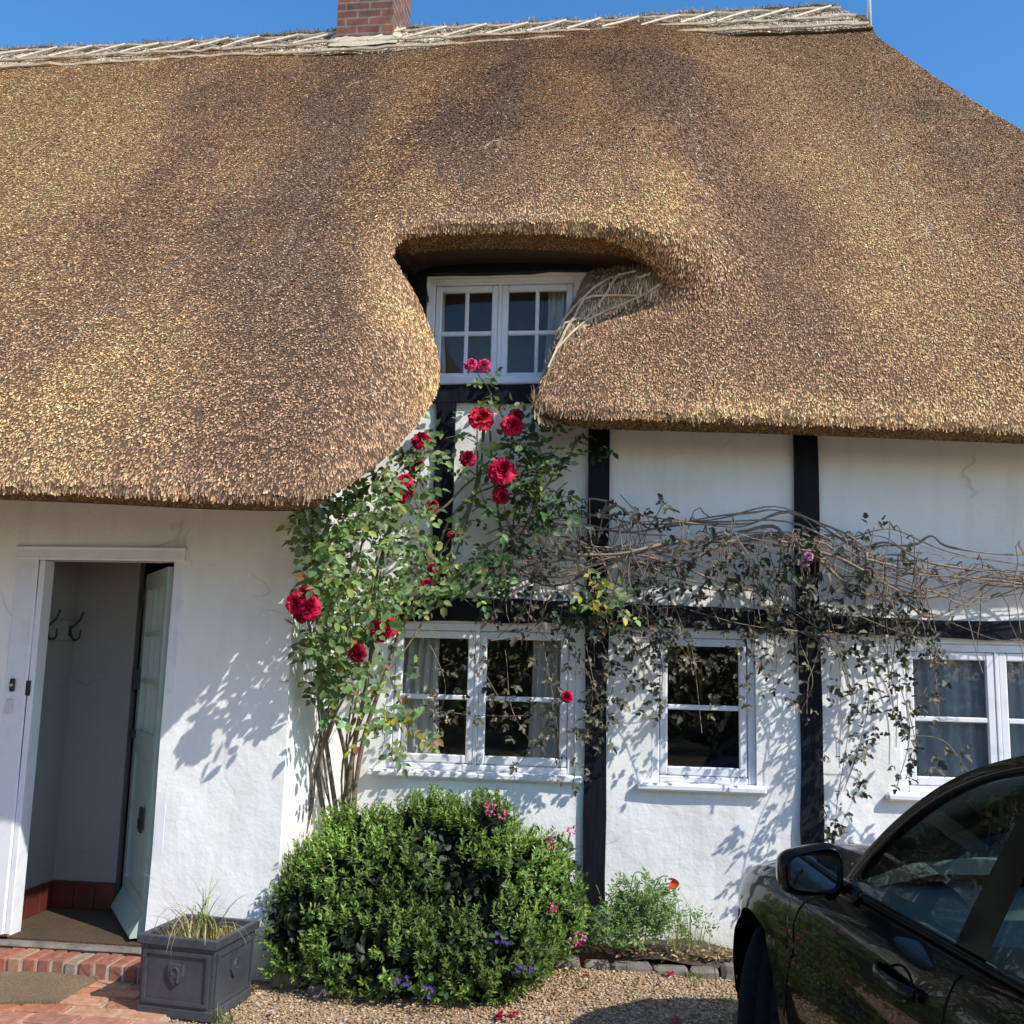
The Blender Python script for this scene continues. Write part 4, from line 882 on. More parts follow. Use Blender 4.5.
def bloom(px, py, n, dia, kind=0, parent=rose, name='rose_bloom', col=(.56, .012, .045), dirv=None, dead=False):
    v, f = BL[random.randrange(3)]; v = np.array(v); R_ = dia/2/.92*random.uniform(.88, 1.12); ax = Vector(dirv) if dirv is not None else Vector((random.uniform(-.4, .5), -1, random.uniform(-.1, .6))); rot = ax.normalized().to_track_quat('Z', 'Y').to_matrix() @ Matrix.Rotation(random.uniform(0, 6.28), 3, 'Z')
    V = (v*R_) @ np.array(rot).T+P(px, py, n); rad = np.hypot(v[:, 0], v[:, 1]); t = np.array(col)[None]*(np.clip(.55+.6*rad, .5, 1.2)[:, None])*np.exp(RNG.normal(0, .12, (len(v), 1)))
    return npmesh(name, V, np.array(f), MAT['petal'], parent, t.clip(0, 1), smooth=True)
RED, DRK, PNK = (.60, .006, .062), (.36, .004, .032), (.80, .07, .22)
for (px, py, n, dia, colr) in [(297,603,4.72,.105,RED), (309,608,4.72,.11,RED), (304,596,4.74,.10,DRK), (302,614,4.73,.09,DRK), (377,629,5.2,.09,RED), (389,627,5.2,.085,RED), (381,634,5.2,.07,DRK), (358,653,5.05,.085,DRK), (405,481,5.28,.085,RED), (396,494,5.28,.085,RED), (408,490,5.28,.07,DRK), (402,497,5.28,.07,RED), (421,441,5.45,.095,RED), (418,465,5.45,.065,DRK), (468,459,5.62,.10,DRK), (481,419,5.64,.125,(.70,.03,.06)), (512,426,5.60,.11,RED), (516,416,5.62,.08,DRK), (502,472,5.60,.13,RED), (501,496,5.62,.09,DRK), (432,506,5.55,.075,DRK), (451,535,5.65,.045,DRK), (432,568,5.58,.055,RED), (427,585,5.5,.06,RED), (567,697,5.62,.06,RED), (471,365,5.66,.065,PNK), (484,366,5.66,.07,PNK)]:
    bloom(px, py, n-.03, dia, col=colr)

# ---- bare-stemmed creeper along the wall
creep = empty('creeper', P(830, 900, 5.7), 'straggling creeper with bare brown stems and small dark leaves above the windows', 'creeper')
bund = [([(545,505), (600,518), (660,524), (730,521), (790,519), (850,548), (905,570), (965,588), (1060,592)], .011, 5), ([(560,545), (620,548), (690,545), (760,528), (800,530), (850,562), (920,592), (985,580), (1060,572)], .010, 5), ([(640,560), (700,548), (760,535), (800,545), (850,540), (880,534), (930,552), (1060,566)], .008, 4), ([(780,540), (840,575), (880,600), (940,602), (1000,586), (1060,580)], .009, 4), ([(820,535), (870,545), (930,545), (990,556), (1060,556)], .007, 2), ([(870,560), (920,575), (980,570), (1060,586)], .008, 3), ([(500,560), (560,575), (620,560), (680,575), (760,600), (800,625), (840,640)], .007, 4), ([(850,540), (890,600), (950,628), (1060,655)], .007, 1), ([(700,530), (745,560), (790,610), (830,620)], .007, 2)]
m = MB(); anchors = []
for pts, r, k in bund:
    for j in range(k):
        pq = [(x+random.uniform(-8, 8), y+random.uniform(-9, 9), 5.76+random.uniform(-.10, .05)) for x, y in pts]; q = wallpath(pq, 44, .024); q = clamp_wall(q, .02); rr = r*random.choice([.35, .45, .6, 1.1]); m.tube(q, [rr*(1-.4*t_+.18*math.sin(31*t_+j)) for t_ in np.linspace(0, 1, len(q))], 6); anchors.append(q)
AN = np.vstack(anchors)
m.build('stem', MAT['bark'], creep, smooth=True, tint=(.31, .225, .16))
m = MB(); tips = []
for _ in range(170):
    a = AN[RNG.integers(len(AN))]
    if a[0] > 1.65 and random.random() < .75: continue
    L = random.uniform(.15, .55); sx = random.uniform(-.35, .35); q = spline([a, a+np.array([sx*.5*L, -.04, random.uniform(.0, .1)*L]), a+np.array([sx*L, -.02, -.45*L]), a+np.array([sx*L*1.2+random.uniform(-.05, .05), -.03, -L])], 9); q = clamp_wall(q+RNG.normal(0, .006, q.shape), .02); m.tube(q, list(np.linspace(.0045, .002, 9)), 4); tips.append(q)
for _ in range(80):                   # tangle on the left by the rose
    x, y = random.uniform(500, 680), random.uniform(505, 640); a = P(x, y, 5.76+random.uniform(-.1, .04)); an = random.uniform(0, PI); L = random.uniform(.15, .4); v = np.array([math.cos(an), 0, math.sin(an)])*L; q = clamp_wall(spline([a-v*.5, a+RNG.normal(0, .05, 3)*np.array([1, .4, 1]), a+v*.5], 9), .02); m.tube(q, .0032, 4)
m.build('twigs', MAT['bark'], creep, tint=(.25, .18, .13))['kind'] = 'stuff'
strands = [([(600,630), (612,680), (600,716)], 26), ([(585,640), (598,700), (603,730)], 20), ([(650,630), (662,672), (655,716)], 26), ([(630,620), (645,660), (640,690)], 16), ([(690,640), (696,675), (703,735)], 10), ([(668,625), (690,660), (720,655)], 16), ([(740,630), (768,655), (775,690)], 12), ([(735,640), (745,680), (750,700)], 8), ([(800,640), (812,680), (800,712)], 16), ([(835,640), (850,690), (846,745), (838,800), (835,850)], 46), ([(855,640), (868,690), (860,745), (845,790)], 36), ([(880,640), (902,690), (910,735), (896,790)], 30), ([(925,640), (938,665), (915,710)], 22), ([(905,700), (915,745), (905,780)], 14), ([(900,735), (945,742), (968,772)], 9), ([(430,645), (446,690), (440,715)], 14), ([(440,712), (480,716), (540,715), (560,705)], 20), ([(505,650), (510,700), (530,745)], 16), ([(540,630), (552,690), (560,770)], 16), ([(560,640), (590,680), (585,740)], 16), ([(530,700), (545,730), (515,770)], 8), ([(470,630), (480,660), (500,700)], 10), ([(770,600), (780,640), (750,655)], 14), ([(690,610), (740,625), (790,632)], 20), ([(820,600), (870,620), (920,640)], 24), ([(560,715), (575,760), (572,790)], 8)]
sp, sl = [], []
m = MB()
for pts, cnt in strands:
    q = clamp_wall(wallpath([(x, y, 5.68+random.uniform(-.06, .06)) for x, y in pts], 18, .006), .02); m.tube(q, .0022, 4)
    for _ in range(int(cnt*1.15)):
        t = random.uniform(0, 17); i = min(int(t), 16); sp.append(q[i]+(q[i+1]-q[i])*(t-i)+RNG.normal(0, .022, 3)); sl.append(1)
m.build('hanging_shoots', MAT['bark'], creep, tint=(.24, .18, .11))
c2, _s = blob_pts([(a_[0], a_[1], a_[2], a_[3], a_[4], a_[5], int(a_[6]*.9)) for a_ in [(555,535,50,42,5.70,.06,60), (525,590,50,34,5.70,.06,60), (642,512,30,12,5.72,.04,16), (640,590,40,36,5.70,.06,40), (700,560,48,28,5.68,.06,56), (745,575,38,26,5.68,.06,34), (805,560,36,40,5.66,.06,38), (790,600,40,30,5.68,.06,24), (835,605,46,30,5.68,.06,38), (880,585,34,28,5.70,.06,26), (870,550,26,14,5.72,.04,8), (910,625,34,18,5.70,.05,20), (640,640,46,18,5.68,.06,36), (560,620,40,22,5.68,.06,34), (700,630,30,14,5.7,.04,14), (770,560,36,20,5.7,.05,20)]])
cc_ = np.vstack([c2, np.array(sp)]); lit = np.concatenate([np.zeros(len(c2)), np.array(sl)])
d = unit(fol_rand(len(cc_))*.9+np.array([[0, -.4, -.25]])); pp, D, Nn, S = compound(cc_, d, 3, np.exp(RNG.normal(math.log(.043), .2, len(cc_)))*np.where(lit > 0, .8, 1.0), .5); l3 = np.tile(lit, 3)
col = shades(len(pp), (.036, .050, .026), .3, (.075, .050, .034), .35); k = l3 == 1; col[k] = shades(k.sum(), (.066, .060, .034), .38, (.24, .17, .11), .12)  # sun and shade put into the tint: hanging leaves lighter, upper ones darker
leafmesh('foliage', clamp_wall(pp, .012), D, Nn, S, .85, col, MAT['leafmatt'], creep, shape='lobed', fold=.4)
for (px, py) in [(808, 557), (805, 563)]: bloom(px, py, 5.58, .05, parent=creep, name='mauve_flower', col=(.55, .22, .40))

# ---- evergreen bush
bush = empty('evergreen_bush', (-1.05, 5.2, 0), 'rounded glossy evergreen bush under the wide ground floor window', 'bush')
EL = []
for (px, py, n, rx, ry, rz) in [(355,905,5.22,.36,.33,.40), (430,898,5.28,.44,.35,.46), (505,908,5.3,.34,.31,.40), (308,928,5.12,.23,.26,.28), (385,950,5.05,.44,.30,.28), (475,950,5.08,.40,.30,.26), (545,912,5.35,.20,.24,.28), (352,852,5.3,.20,.22,.22), (428,838,5.35,.19,.22,.22), (480,842,5.36,.20,.22,.23), (540,872,5.4,.15,.18,.18), (318,885,5.2,.18,.22,.2), (395,852,5.32,.2,.22,.2)]:
    EL.append((P(px, py, n), np.array([rx, ry, rz])*.93))
def bush_shoots(EL, n, depth0=0.86):
    out, nr2 = [], []
    vol = np.array([e[1].prod()**(2/3) for e in EL]); cnt = (n*vol/vol.sum()).astype(int)
    for (c_, r_), k in zip(EL, cnt):
        u = fol_rand(k); p = c_+u*r_*RNG.uniform(depth0, 1.04, (k, 1)); ok = np.ones(k, bool)
        for c2_, r2_ in EL:
            if c2_ is not c_: ok &= (((p-c2_)/r2_)**2).sum(1) > .80
        ok &= (p[:, 2] > .02) & (vnoise(p[:, [0, 2]]*7+p[:, 1:2]*5, 33) > .30-.25*(c_[2] > .5)); out.append(p[ok]); nr2.append(unit(u[ok]/r_))
    return np.vstack(out), np.vstack(nr2)
bp, bn = bush_shoots(EL, 7600); n = len(bp); ax = unit(bn*.7+np.array([[0, -.05, .75]])+RNG.normal(0, .3, (n, 3)))
pos, D, Nn, S, Cc = [], [], [], [], []
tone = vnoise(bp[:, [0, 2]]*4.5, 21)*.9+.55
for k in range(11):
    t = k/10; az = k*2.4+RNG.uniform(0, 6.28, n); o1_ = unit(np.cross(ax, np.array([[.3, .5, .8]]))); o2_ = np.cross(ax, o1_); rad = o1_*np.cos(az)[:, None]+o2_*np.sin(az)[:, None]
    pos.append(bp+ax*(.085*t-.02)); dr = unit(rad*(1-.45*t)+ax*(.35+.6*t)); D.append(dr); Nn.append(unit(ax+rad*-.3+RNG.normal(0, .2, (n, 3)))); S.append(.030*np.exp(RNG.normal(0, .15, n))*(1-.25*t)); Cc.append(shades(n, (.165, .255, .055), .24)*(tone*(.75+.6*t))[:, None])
ip = np.vstack([c_+fol_rand(1500)*r_*(RNG.random((1500, 1))**.45*.84) for c_, r_ in EL]); n = len(ip); leafmesh('inner_foliage', ip, fol_rand(n), fol_rand(n), np.full(n, .06), .65, shades(n, (.02, .04, .012), .25), MAT['leafmatt'], bush)  # inner leaves tinted much darker, the shade of the core put into their colour
p2, a2 = [], []
for (x, y) in [(350,822), (372,815), (390,818), (410,806), (432,804), (452,800), (470,806), (488,800), (505,816), (300,860), (318,838), (535,828), (558,845), (572,870), (282,890)]:
    b0 = P(x, y+34, 5.35); tipz = random.uniform(.16, .24)
    for k in range(16): p2.append(b0+np.array([random.uniform(-.03, .03), random.uniform(-.03, .03), tipz*k/16])); a2.append((random.uniform(-1, 1), random.uniform(-1, 1), .9))
p2, a2 = np.array(p2), unit(np.array(a2)); pos.append(p2); D.append(a2); Nn.append(unit(fol_rand(len(p2))+np.array([[0, -.6, .6]]))); S.append(np.full(len(p2), .034)); Cc.append(shades(len(p2), (.14, .22, .05), .2))
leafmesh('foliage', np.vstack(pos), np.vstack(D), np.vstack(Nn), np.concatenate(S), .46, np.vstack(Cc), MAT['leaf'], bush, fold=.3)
m = MB()
for _ in range(14): e = EL[RNG.integers(len(EL))]; m.tube(spline([(-1.05+random.uniform(-.25, .25), 5.25+random.uniform(-.1, .1), -.03), e[0]*.5+np.array([-.5, 2.6, .1]), e[0]], 7), [.016, .014, .012, .01, .009, .008, .006], 6)
m.build('stem', MAT['bark'], bush, tint=(.16, .12, .08))

def headfl(name, px, py, n, R_, cnt, col, parent, size=.014):
    c_ = P(px, py, n); u = fol_rand(cnt); leafmesh(name, c_+u*R_*RNG.uniform(.3, 1, (cnt, 1)), unit(u+fol_rand(cnt)*.5), fol_rand(cnt), np.full(cnt, size), .9, shades(cnt, col, .25), MAT['petal'], parent)
ps = empty('pink_flowering_plant', P(560, 940, 5.55), 'pink-flowered plant growing through the right side of the bush', 'plant')
c3, _s = blob_pts([(560,860,20,20,5.40,.05,26), (575,905,16,26,5.4,.05,30), (590,930,22,16,5.45,.05,40), (500,815,10,8,5.42,.03,10)])
leafmesh('foliage', c3, unit(fol_rand(len(c3))+np.array([[0, -.3, .5]])), unit(fol_rand(len(c3))+np.array([[0, -.5, .5]])), np.full(len(c3), .055), .5, shades(len(c3), (.07, .13, .04), .25), MAT['leaf'], ps)
m = MB()
for (px, py) in [(490,808), (500,815), (549,843), (570,832), (529,876), (552,908), (560,890)]: m.tube(spline([P(552+random.uniform(-12, 12), 950, 5.55), P((px+550)/2, (py+950)/2, 5.42), P(px, py, 5.36)], 8), .004, 5)
m.build('stem', MAT['bark'], ps, tint=(.14, .14, .06))
for (px, py, R_, cnt) in [(490,808,.035,40), (502,814,.028,24), (549,843,.045,60), (543,853,.03,26), (571,831,.028,22), (529,877,.02,30), (553,908,.018,30), (577,938,.04,46)]: headfl('pink_flower', px, py, 5.0+.35*(py < 900) if px > 540 else 5.22, R_, cnt, (.70, .12, .26), ps)

for (px, py, n, lab) in [(396,982,4.80,'violet flowers on the gravel under the front of the bush'), (440,992,4.74,'violet flowers nearest the camera before the bush'), (495,938,4.83,'violet flowers tucked high in the right face of the bush'), (522,966,4.86,'violet flowers by the right foot of the bush')]:
    t = empty('violet_plant', P(px, py+12, n), lab, 'flower', 'violet flowers at the foot of the bush'); c_ = P(px, py, n)
    k = 26; q = c_+RNG.normal(0, 1, (k, 3))*np.array([[.07, .04, .022]]); q[:, 2] = np.maximum(q[:, 2], .01); leafmesh('foliage', q-np.array([[0, -.01, .02]]), unit(fol_rand(k)+np.array([[0, 0, .4]])), unit(fol_rand(k)+np.array([[0, -.5, .6]])), np.full(k, .035), .7, shades(k, (.07, .14, .035), .2), MAT['leaf'], t)
    for j in range(5):
        cx = c_+np.array([random.uniform(-.07, .07), random.uniform(-.05, 0), random.uniform(-.01, .035)]); u = np.array([[math.cos(a), -.35, math.sin(a)] for a in np.linspace(0, 2*PI, 5, endpoint=False)]); leafmesh('flower', np.tile(cx, (5, 1)), unit(u), np.tile([[0, -1, .3]], (5, 1)), np.full(5, .012), 1.0, shades(5, (.16, .07, .42), .2), MAT['petal'], t)

pop = empty('poppy_plant', P(640, 948, 5.68), 'feathery green poppy plant with one orange-red flower by the post', 'poppy')
c4, _s = blob_pts([(630,922,32,26,5.60,.07,230), (652,915,28,26,5.60,.06,190), (612,930,18,18,5.58,.06,110), (640,895,24,14,5.62,.05,70), (690,930,16,18,5.66,.04,20)])
pp, D, Nn, S = compound(c4, unit(fol_rand(len(c4))*.7+np.array([[0, -.3, .7]])), 7, np.full(len(c4), .025)); leafmesh('foliage', pp, D, Nn, S, .42, shades(len(pp), (.16, .26, .08), .25), MAT['leaf'], pop)
m = MB()
for pts in [[(645,940), (650,900), (660,878), (668,876)], [(628,935), (632,880), (640,872), (645,878)], [(615,935), (600,895), (596,885)], [(660,935), (658,890), (675,882)]]: m.tube(spline([P(x, y, 5.62) for x, y in pts], 12), .0028, 5)
m.build('stem', MAT['bark'], pop, tint=(.13, .17, .07))
c_ = P(671, 879, 5.60); rows = [[(c_[0]+.035*v*math.cos(a)*(1.2 if math.cos(a) > 0 else .8), c_[1]-.02*v, c_[2]-.008+.03*v*math.sin(a)-.012*v*v) for a in np.linspace(-2.2, 2.4, 12)] for v in np.linspace(.1, 1, 4)]
m = MB(); m.grid(rows); m.build('flower', MAT['petal'], pop, tint=(.80, .10, .03), fix=False, smooth=True)
m = MB(); q_ = P(645, 878, 5.62); m.lathe([(0, -.012), (.006, -.006), (.006, .004), (0, .01)], q_, 8); m.build('bud', MAT['leafmatt'], pop, tint=(.10, .12, .05))
wd = empty('wild_weed', P(690, 945, 5.66), 'thin pale weed with upright seed stalks next to the poppy', 'weed'); 
blades('stalks', 34, P(690, 948, 5.64), .12, .34, .005, [(.24,.28,.10), (.34,.34,.16), (.14,.20,.07)], MAT['leaf'], wd, .35, .45, .12)
c5, _s = blob_pts([(680,925,24,20,5.64,.05,46), (705,930,16,22,5.66,.04,34)]); leafmesh('foliage', c5, unit(fol_rand(len(c5))+np.array([[0, 0, .6]])), fol_rand(len(c5)), np.full(len(c5), .026), .4, shades(len(c5), (.16, .21, .08), .3, (.36, .28, .16), .3), MAT['leafmatt'], wd)
for (px, py, lab) in [(222,1022,'green grass tuft at the front corner of the grey planter'), (582,986,'small green weed in the gravel before the stone edging'), (697,978,'sparse green weed on the gravel near the car wheel')]:
    q_ = G(px, py); t = empty('grass_tuft', q_, lab, 'weed'); blades('grass_blades', 46 if px < 300 else 30, q_, .03, .11 if px < 300 else .05, .004, [(.12,.19,.05), (.22,.26,.08)], MAT['leaf'], t, .9, .8, .05)

# edging stones, bed and odd stones
x = -.45; k = 0; ordw = ['nearest the bush', 'second from the bush', 'third from the bush', 'fourth from the bush', 'fifth from the bush', 'sixth from the bush', 'seventh from the bush', 'eighth from the bush, beside the car wheel', 'ninth from the bush, hidden by the car']
while k < 9:
    L = random.uniform(.15, .23); y0 = 5.56+.0*x; m = MB(); m.box((x, y0, -.05), (x+L-.012, y0+.09, .045+random.uniform(-.016, .012)), .018); o = m.build('edging_stone', MAT['stone'], None, jitter=.009); tag(o, 'grey edging stone of the low border row, '+ordw[k], 'edging stone', 'edging stones along the flower bed'); x += L; k += 1
m = MB(); m.grid([[(x_, y_, .03+.02*math.sin(7*x_)+.012*math.sin(13*x_+9*y_)+(.04 if y_ > 5.75 else 0)) for x_ in np.linspace(-1.7, 2.6, 40)] for y_ in np.linspace(5.62, 5.93, 5)]); tag(m.build('flower_bed', MAT['soil'], None, smooth=True), kind='structure')
c = np.column_stack([RNG.uniform(-.4, 1.2, 900), RNG.uniform(5.64, 5.86, 900), RNG.uniform(.05, .085, 900)]); u = fol_rand(900); u[:, 2] *= .25
tag(leafmesh('leaf_litter', c, u, unit(fol_rand(900)*.6+np.array([[0, 0, 1]])), RNG.uniform(.02, .045, 900), .5, shades(900, (.36, .25, .14), .35), MAT['leafmatt']), 'dry tan leaf litter on the flower bed under the poppy', 'leaf litter', kind='stuff')
for (px, py, s_, lab) in [(288,983,(.17,.12,.12),'rough grey stone block at the corner of the porch bay'), (652,967,(.05,.04,.035),'pale pebble in front of the stone edging'), (318,990,(.10,.08,.05),'flat brown stone half under the left of the bush')]:
    q_ = G(px, py); m = MB(); m.box((q_[0]-s_[0]/2, q_[1]-s_[1]/2, -.03), (q_[0]+s_[0]/2, q_[1]+s_[1]/2, s_[2]-.02), min(s_)*.3); tag(m.build('loose_stone', MAT['stone'], None, jitter=.010), lab, 'stone')
for (px, py, dia, colr, lab) in [(585,960,.075,RED,'fallen crimson rose petals against the stone edging'), (669,974,.05,DRK,'dark fallen petals on the gravel left of the wheel'), (586,976,.03,DRK,'small dark petal scrap below the fallen crimson petals'), (502,1017,.06,DRK,'fallen red petals at the lower middle of the gravel'), (515,1014,.05,RED,'bright fallen petal lying beside the lower petals'), (675,1021,.045,RED,'fallen petals in the shadow of the car'), (271,1012,.035,(.75,.45,.50),'pale pink fallen petal near the planter'), (497,950,.03,DRK,'dark petal scrap at the right foot of the bush')]:
    q_ = G(px, py, .012); k = 7; a = RNG.uniform(0, 6.28, k); u = np.column_stack([np.cos(a), np.sin(a), RNG.uniform(.0, .5, k)]); o = leafmesh('fallen_petals', np.tile(q_, (k, 1))+RNG.normal(0, dia*.2, (k, 3))*np.array([[1, 1, .1]]), unit(u), unit(np.array([[0, 0, 1]])+fol_rand(k)*.5), np.full(k, dia*.6), 1.0, shades(k, colr, .2), MAT['petal'])
    tag(o, lab, 'petals', 'fallen rose petals on the gravel')
m = MB()
q_ = G(716, 990); m.tube([q_, q_+np.array([0, 0, .06]), q_+np.array([-.01, 0, .13])], .003, 5); tag(m.build('dry_stalk', MAT['bark'], None, tint=(.16, .10, .06)), 'thin dead stalk standing in the gravel beside the wheel', 'stalk')

# ================================================================== CAR  (local frame: x right, y forward from the rear bumper, z up)
ca_, sa_ = math.cos(YAW), math.sin(YAW)
CDEL = 0.05; CX = .885+.965*math.cos(CDEL)+2.93*math.sin(CDEL); CY = 3.0+.965*math.sin(CDEL)-2.93*math.cos(CDEL)
car = empty('parked_car', (CX*ca_-CY*sa_, CX*sa_+CY*ca_, -.012), 'glossy black saloon car parked nose towards the cottage on the gravel', 'car', None, YAW+CDEL)
ip_ = lambda t: (lambda y: float(np.interp(y, [q[0] for q in t], [q[1] for q in t])))
def smooth_ip(t):
    ys_ = np.linspace(-.5, 5.2, 571); v = np.interp(ys_, [q[0] for q in t], [q[1] for q in t]); k = np.exp(-.5*(np.arange(-24, 25)/9.)**2); k /= k.sum(); v = np.convolve(np.pad(v, 24, mode='edge'), k, 'valid'); return lambda y: float(np.interp(y, ys_, v))
cw = smooth_ip([(0,.60),(.08,.73),(.3,.83),(.7,.88),(1.2,.895),(2.2,.90),(3.0,.89),(3.5,.888),(3.85,.885),(4.1,.86),(4.35,.79),(4.5,.70),(4.6,.55)])
czs = smooth_ip([(0,.66),(.1,.84),(.5,.925),(1.0,.955),(2.0,.95),(3.0,.935),(3.4,.915),(3.8,.875),(4.2,.80),(4.45,.69),(4.6,.58)])
czc = smooth_ip([(0,.74),(.08,.95),(.5,1.01),(.9,1.02),(1.5,1.0),(3.0,1.0),(3.3,1.0),(3.6,.99),(4.0,.945),(4.3,.86),(4.5,.73),(4.6,.60)])
WY, WR, AR = (.86, 3.80), .33, .39
def zbot(y):
    z = .21+.10*max(0, (.35-y)/.35)+.05*max(0, (y-4.2)/.4)
    for c_ in WY:
        if abs(y-c_) < AR: z = max(z, .325+math.sqrt(AR*AR-(y-c_)**2))
    return z
PROF = [(.0,.955),(.12,.985),(.42,1.0),(.60,.995),(.665,.985),(.70,.975),(.74,.984),(.82,.983),(.90,.968),(.96,.945),(1.0,.91)]
def side_x(y, z):
    zt = czs(y); t = (z-.21)/(zt-.21); return cw(y)*float(np.interp(t, [p[0] for p in PROF], [p[1] for p in PROF]))
ys_ = sorted(set([round(v, 4) for v in np.linspace(0, 4.6, 93)]+[round(c_+AR*math.sin(a), 4) for c_ in WY for a in np.linspace(-PI/2, PI/2, 31)]+[round(c_+s*(AR+.0005), 4) for c_ in WY for s in (-1, 1)]))
m = MB(); NT_ = 22
for sgn in (-1, 1):
    rows = []
    for y in ys_:
        zb, zt = zbot(y), czs(y); zs = [zb+(zt-zb)*k/NT_ for k in range(NT_+1)]; rows.append([(sgn*(side_x(y, z)+(.012*max(0, 1-abs(math.hypot(y-c0, z-.325)-AR)/.05) if (c0 := min(WY, key=lambda q: abs(q-y))) and z > .3 else 0)), y, z) for z in zs])
    m.grid(rows)
    for c_ in WY:                      # rolled lip of the arch
        A = [(c_+AR*math.sin(a), .325+AR*math.cos(a)) for a in np.linspace(-PI/2+.12, PI/2-.12, 30)]; m.grid([[(sgn*(side_x(y, max(z, .22))+.012-d_), y, z) for y, z in A] for d_ in (0, .03, .09)])
def deck(ya, yb, x_in):
    Y = [y for y in ys_ if ya-1e-6 <= y <= yb+1e-6]; rows = []
    for y in Y:
        hw = cw(y)*.91; zs, zc = czs(y), czc(y); rows.append([(u*hw, y, zs+(zc-zs)*(1-abs(u)**2.6)+(.012*math.exp(-((abs(u)-.62)/.10)**2) if y > 3 else 0)) for u in np.linspace(-1, 1, 27)])
    m.grid(rows)
deck(3.10, 4.6, 0); deck(0, .62, 0)
for sgn in (-1, 1):                    # ledge under the side windows
    Y = [y for y in ys_ if .60 <= y <= 3.12]; m.grid([[(sgn*cw(y)*.91, y, czs(y)), (sgn*(cw(y)*.91-.05), y, czs(y)+.012), (sgn*(cw(y)*.91-.07), y, czs(y)-.03)] for y in Y])
for e in (0, 4.6):
    y = e; zs = np.linspace(zbot(y), czs(y), 10); L = [(-side_x(y, z), y, z) for z in zs]; Rr = [(side_x(y, z), y, z) for z in zs]; tp = [(u*cw(y)*.91, y, czs(y)+(czc(y)-czs(y))*(1-abs(u)**2.6)) for u in np.linspace(-.9, .9, 19)]
    lp = L+tp+Rr[::-1]; m.add(lp, [tuple(range(len(lp)))])
body = m.build('body', MAT['paint'], car, smooth=True, local=True)
# greenhouse
def gx(y, z): zb = czs(y); t = max(0, (z-zb)/(1.50-zb)); return (cw(y)*.91-.035)-(.185+.03*max(0, y-2.3))*t**1.15
OUT = [(3.16,.945),(3.05,1.05),(2.90,1.16),(2.70,1.265),(2.48,1.335),(2.22,1.383),(1.9,1.41),(1.6,1.415),(1.3,1.395),(1.0,1.345),(.78,1.265),(.60,1.15),(.47,1.03),(.42,.96)]
OUT = [(y_, .945+(z_-.945)*1.13) for y_, z_ in OUT]; out_s = spline(OUT, 70)
def shrink(p, k):                      # move an outline point towards the inside of the window
    c_ = np.array([1.75, .98]); v = c_-p; return p+v/np.linalg.norm(v)*k
IN = np.array([shrink(p, .058+.03*max(0, (.9-p[0]))) for p in out_s]); IN = IN[(IN[:, 1] > .975)]
def on(p, sgn, off=0): return (sgn*(gx(p[0], p[1])+off), p[0], p[1])
m = MB()
for sgn in (-1, 1):
    k = len(IN); oo = spline(out_s, k); m.grid([[on(p, sgn, .012), on(p*.5+q_*.5, sgn, .010), on(q_, sgn, .004), on(q_, sgn, -.02)] for p, q_ in zip(oo, IN)])
L = [(on(p, -1, .012), on(p, 1, .012)) for p in out_s]
def bridge(A, fwd, crown, n=17):       # skin between the two rails
    rows = []
    for l, r_ in A:
        rows.append([(l[0]+(r_[0]-l[0])*(u+1)/2, l[1]+fwd*(1-abs(u)**2.2), l[2]+crown*(1-abs(u)**2.2)) for u in np.linspace(-1, 1, n)])
    return rows
iF = int(np.argmin(np.abs(out_s[:, 0]-2.42))); iR = int(np.argmin(np.abs(out_s[:, 0]-.86)))
rows = []
for k in range(iF, iR+1):
    t = (k-iF)/(iR-iF); rows += bridge([L[k]], .10*(1-t)-.06*t, .035)
m.grid(rows); m.build('roof', MAT['paint'], car, smooth=True, local=True)
m = MB(); rows = []
for k in range(0, iF+1): t = k/iF; rows += bridge([((L[k][0][0]+.03, L[k][0][1], L[k][0][2]), (L[k][1][0]-.03, L[k][1][1], L[k][1][2]))], .24*(1-t)+.10*t, .045*(1-t)+.033*t)
m.grid(rows); m.build('windscreen', MAT['carglass'], car, smooth=True, local=True)
m = MB(); rows = []
for k in range(iR, len(L)): t = (k-iR)/(len(L)-1-iR); rows += bridge([((L[k][0][0]+.03, L[k][0][1], L[k][0][2]), (L[k][1][0]-.03, L[k][1][1], L[k][1][2]))], -.06-.10*t, .033)
m.grid(rows); m.build('rear_window', MAT['carglass'], car, smooth=True, local=True)
def top_at(y): return float(np.interp(y, IN[::-1, 0], IN[::-1, 1]))
yA, yZ = float(IN[0, 0]), float(IN[-1, 0])
def pane(ya, yb, sgn, name, mat, off=-.004, ta=0.0, tb=0.0):
    rows = []
    for k in range(19):
        v = k/18; r = []
        for j in range(9):
            u = j/8; y = ya+(yb-ya)*v; zb = czs(y)+.006; zt = max(zb+.004, top_at(min(max(y, yZ), yA))+.006); z = zb+(zt-zb)*u; y2 = y-(ta+(tb-ta)*v)*(z-zb); r.append(on(np.array([y2, z]), sgn, off))
        rows.append(r)
    m = MB(); m.grid(rows); return m.build(name, mat, car, smooth=True, local=True)
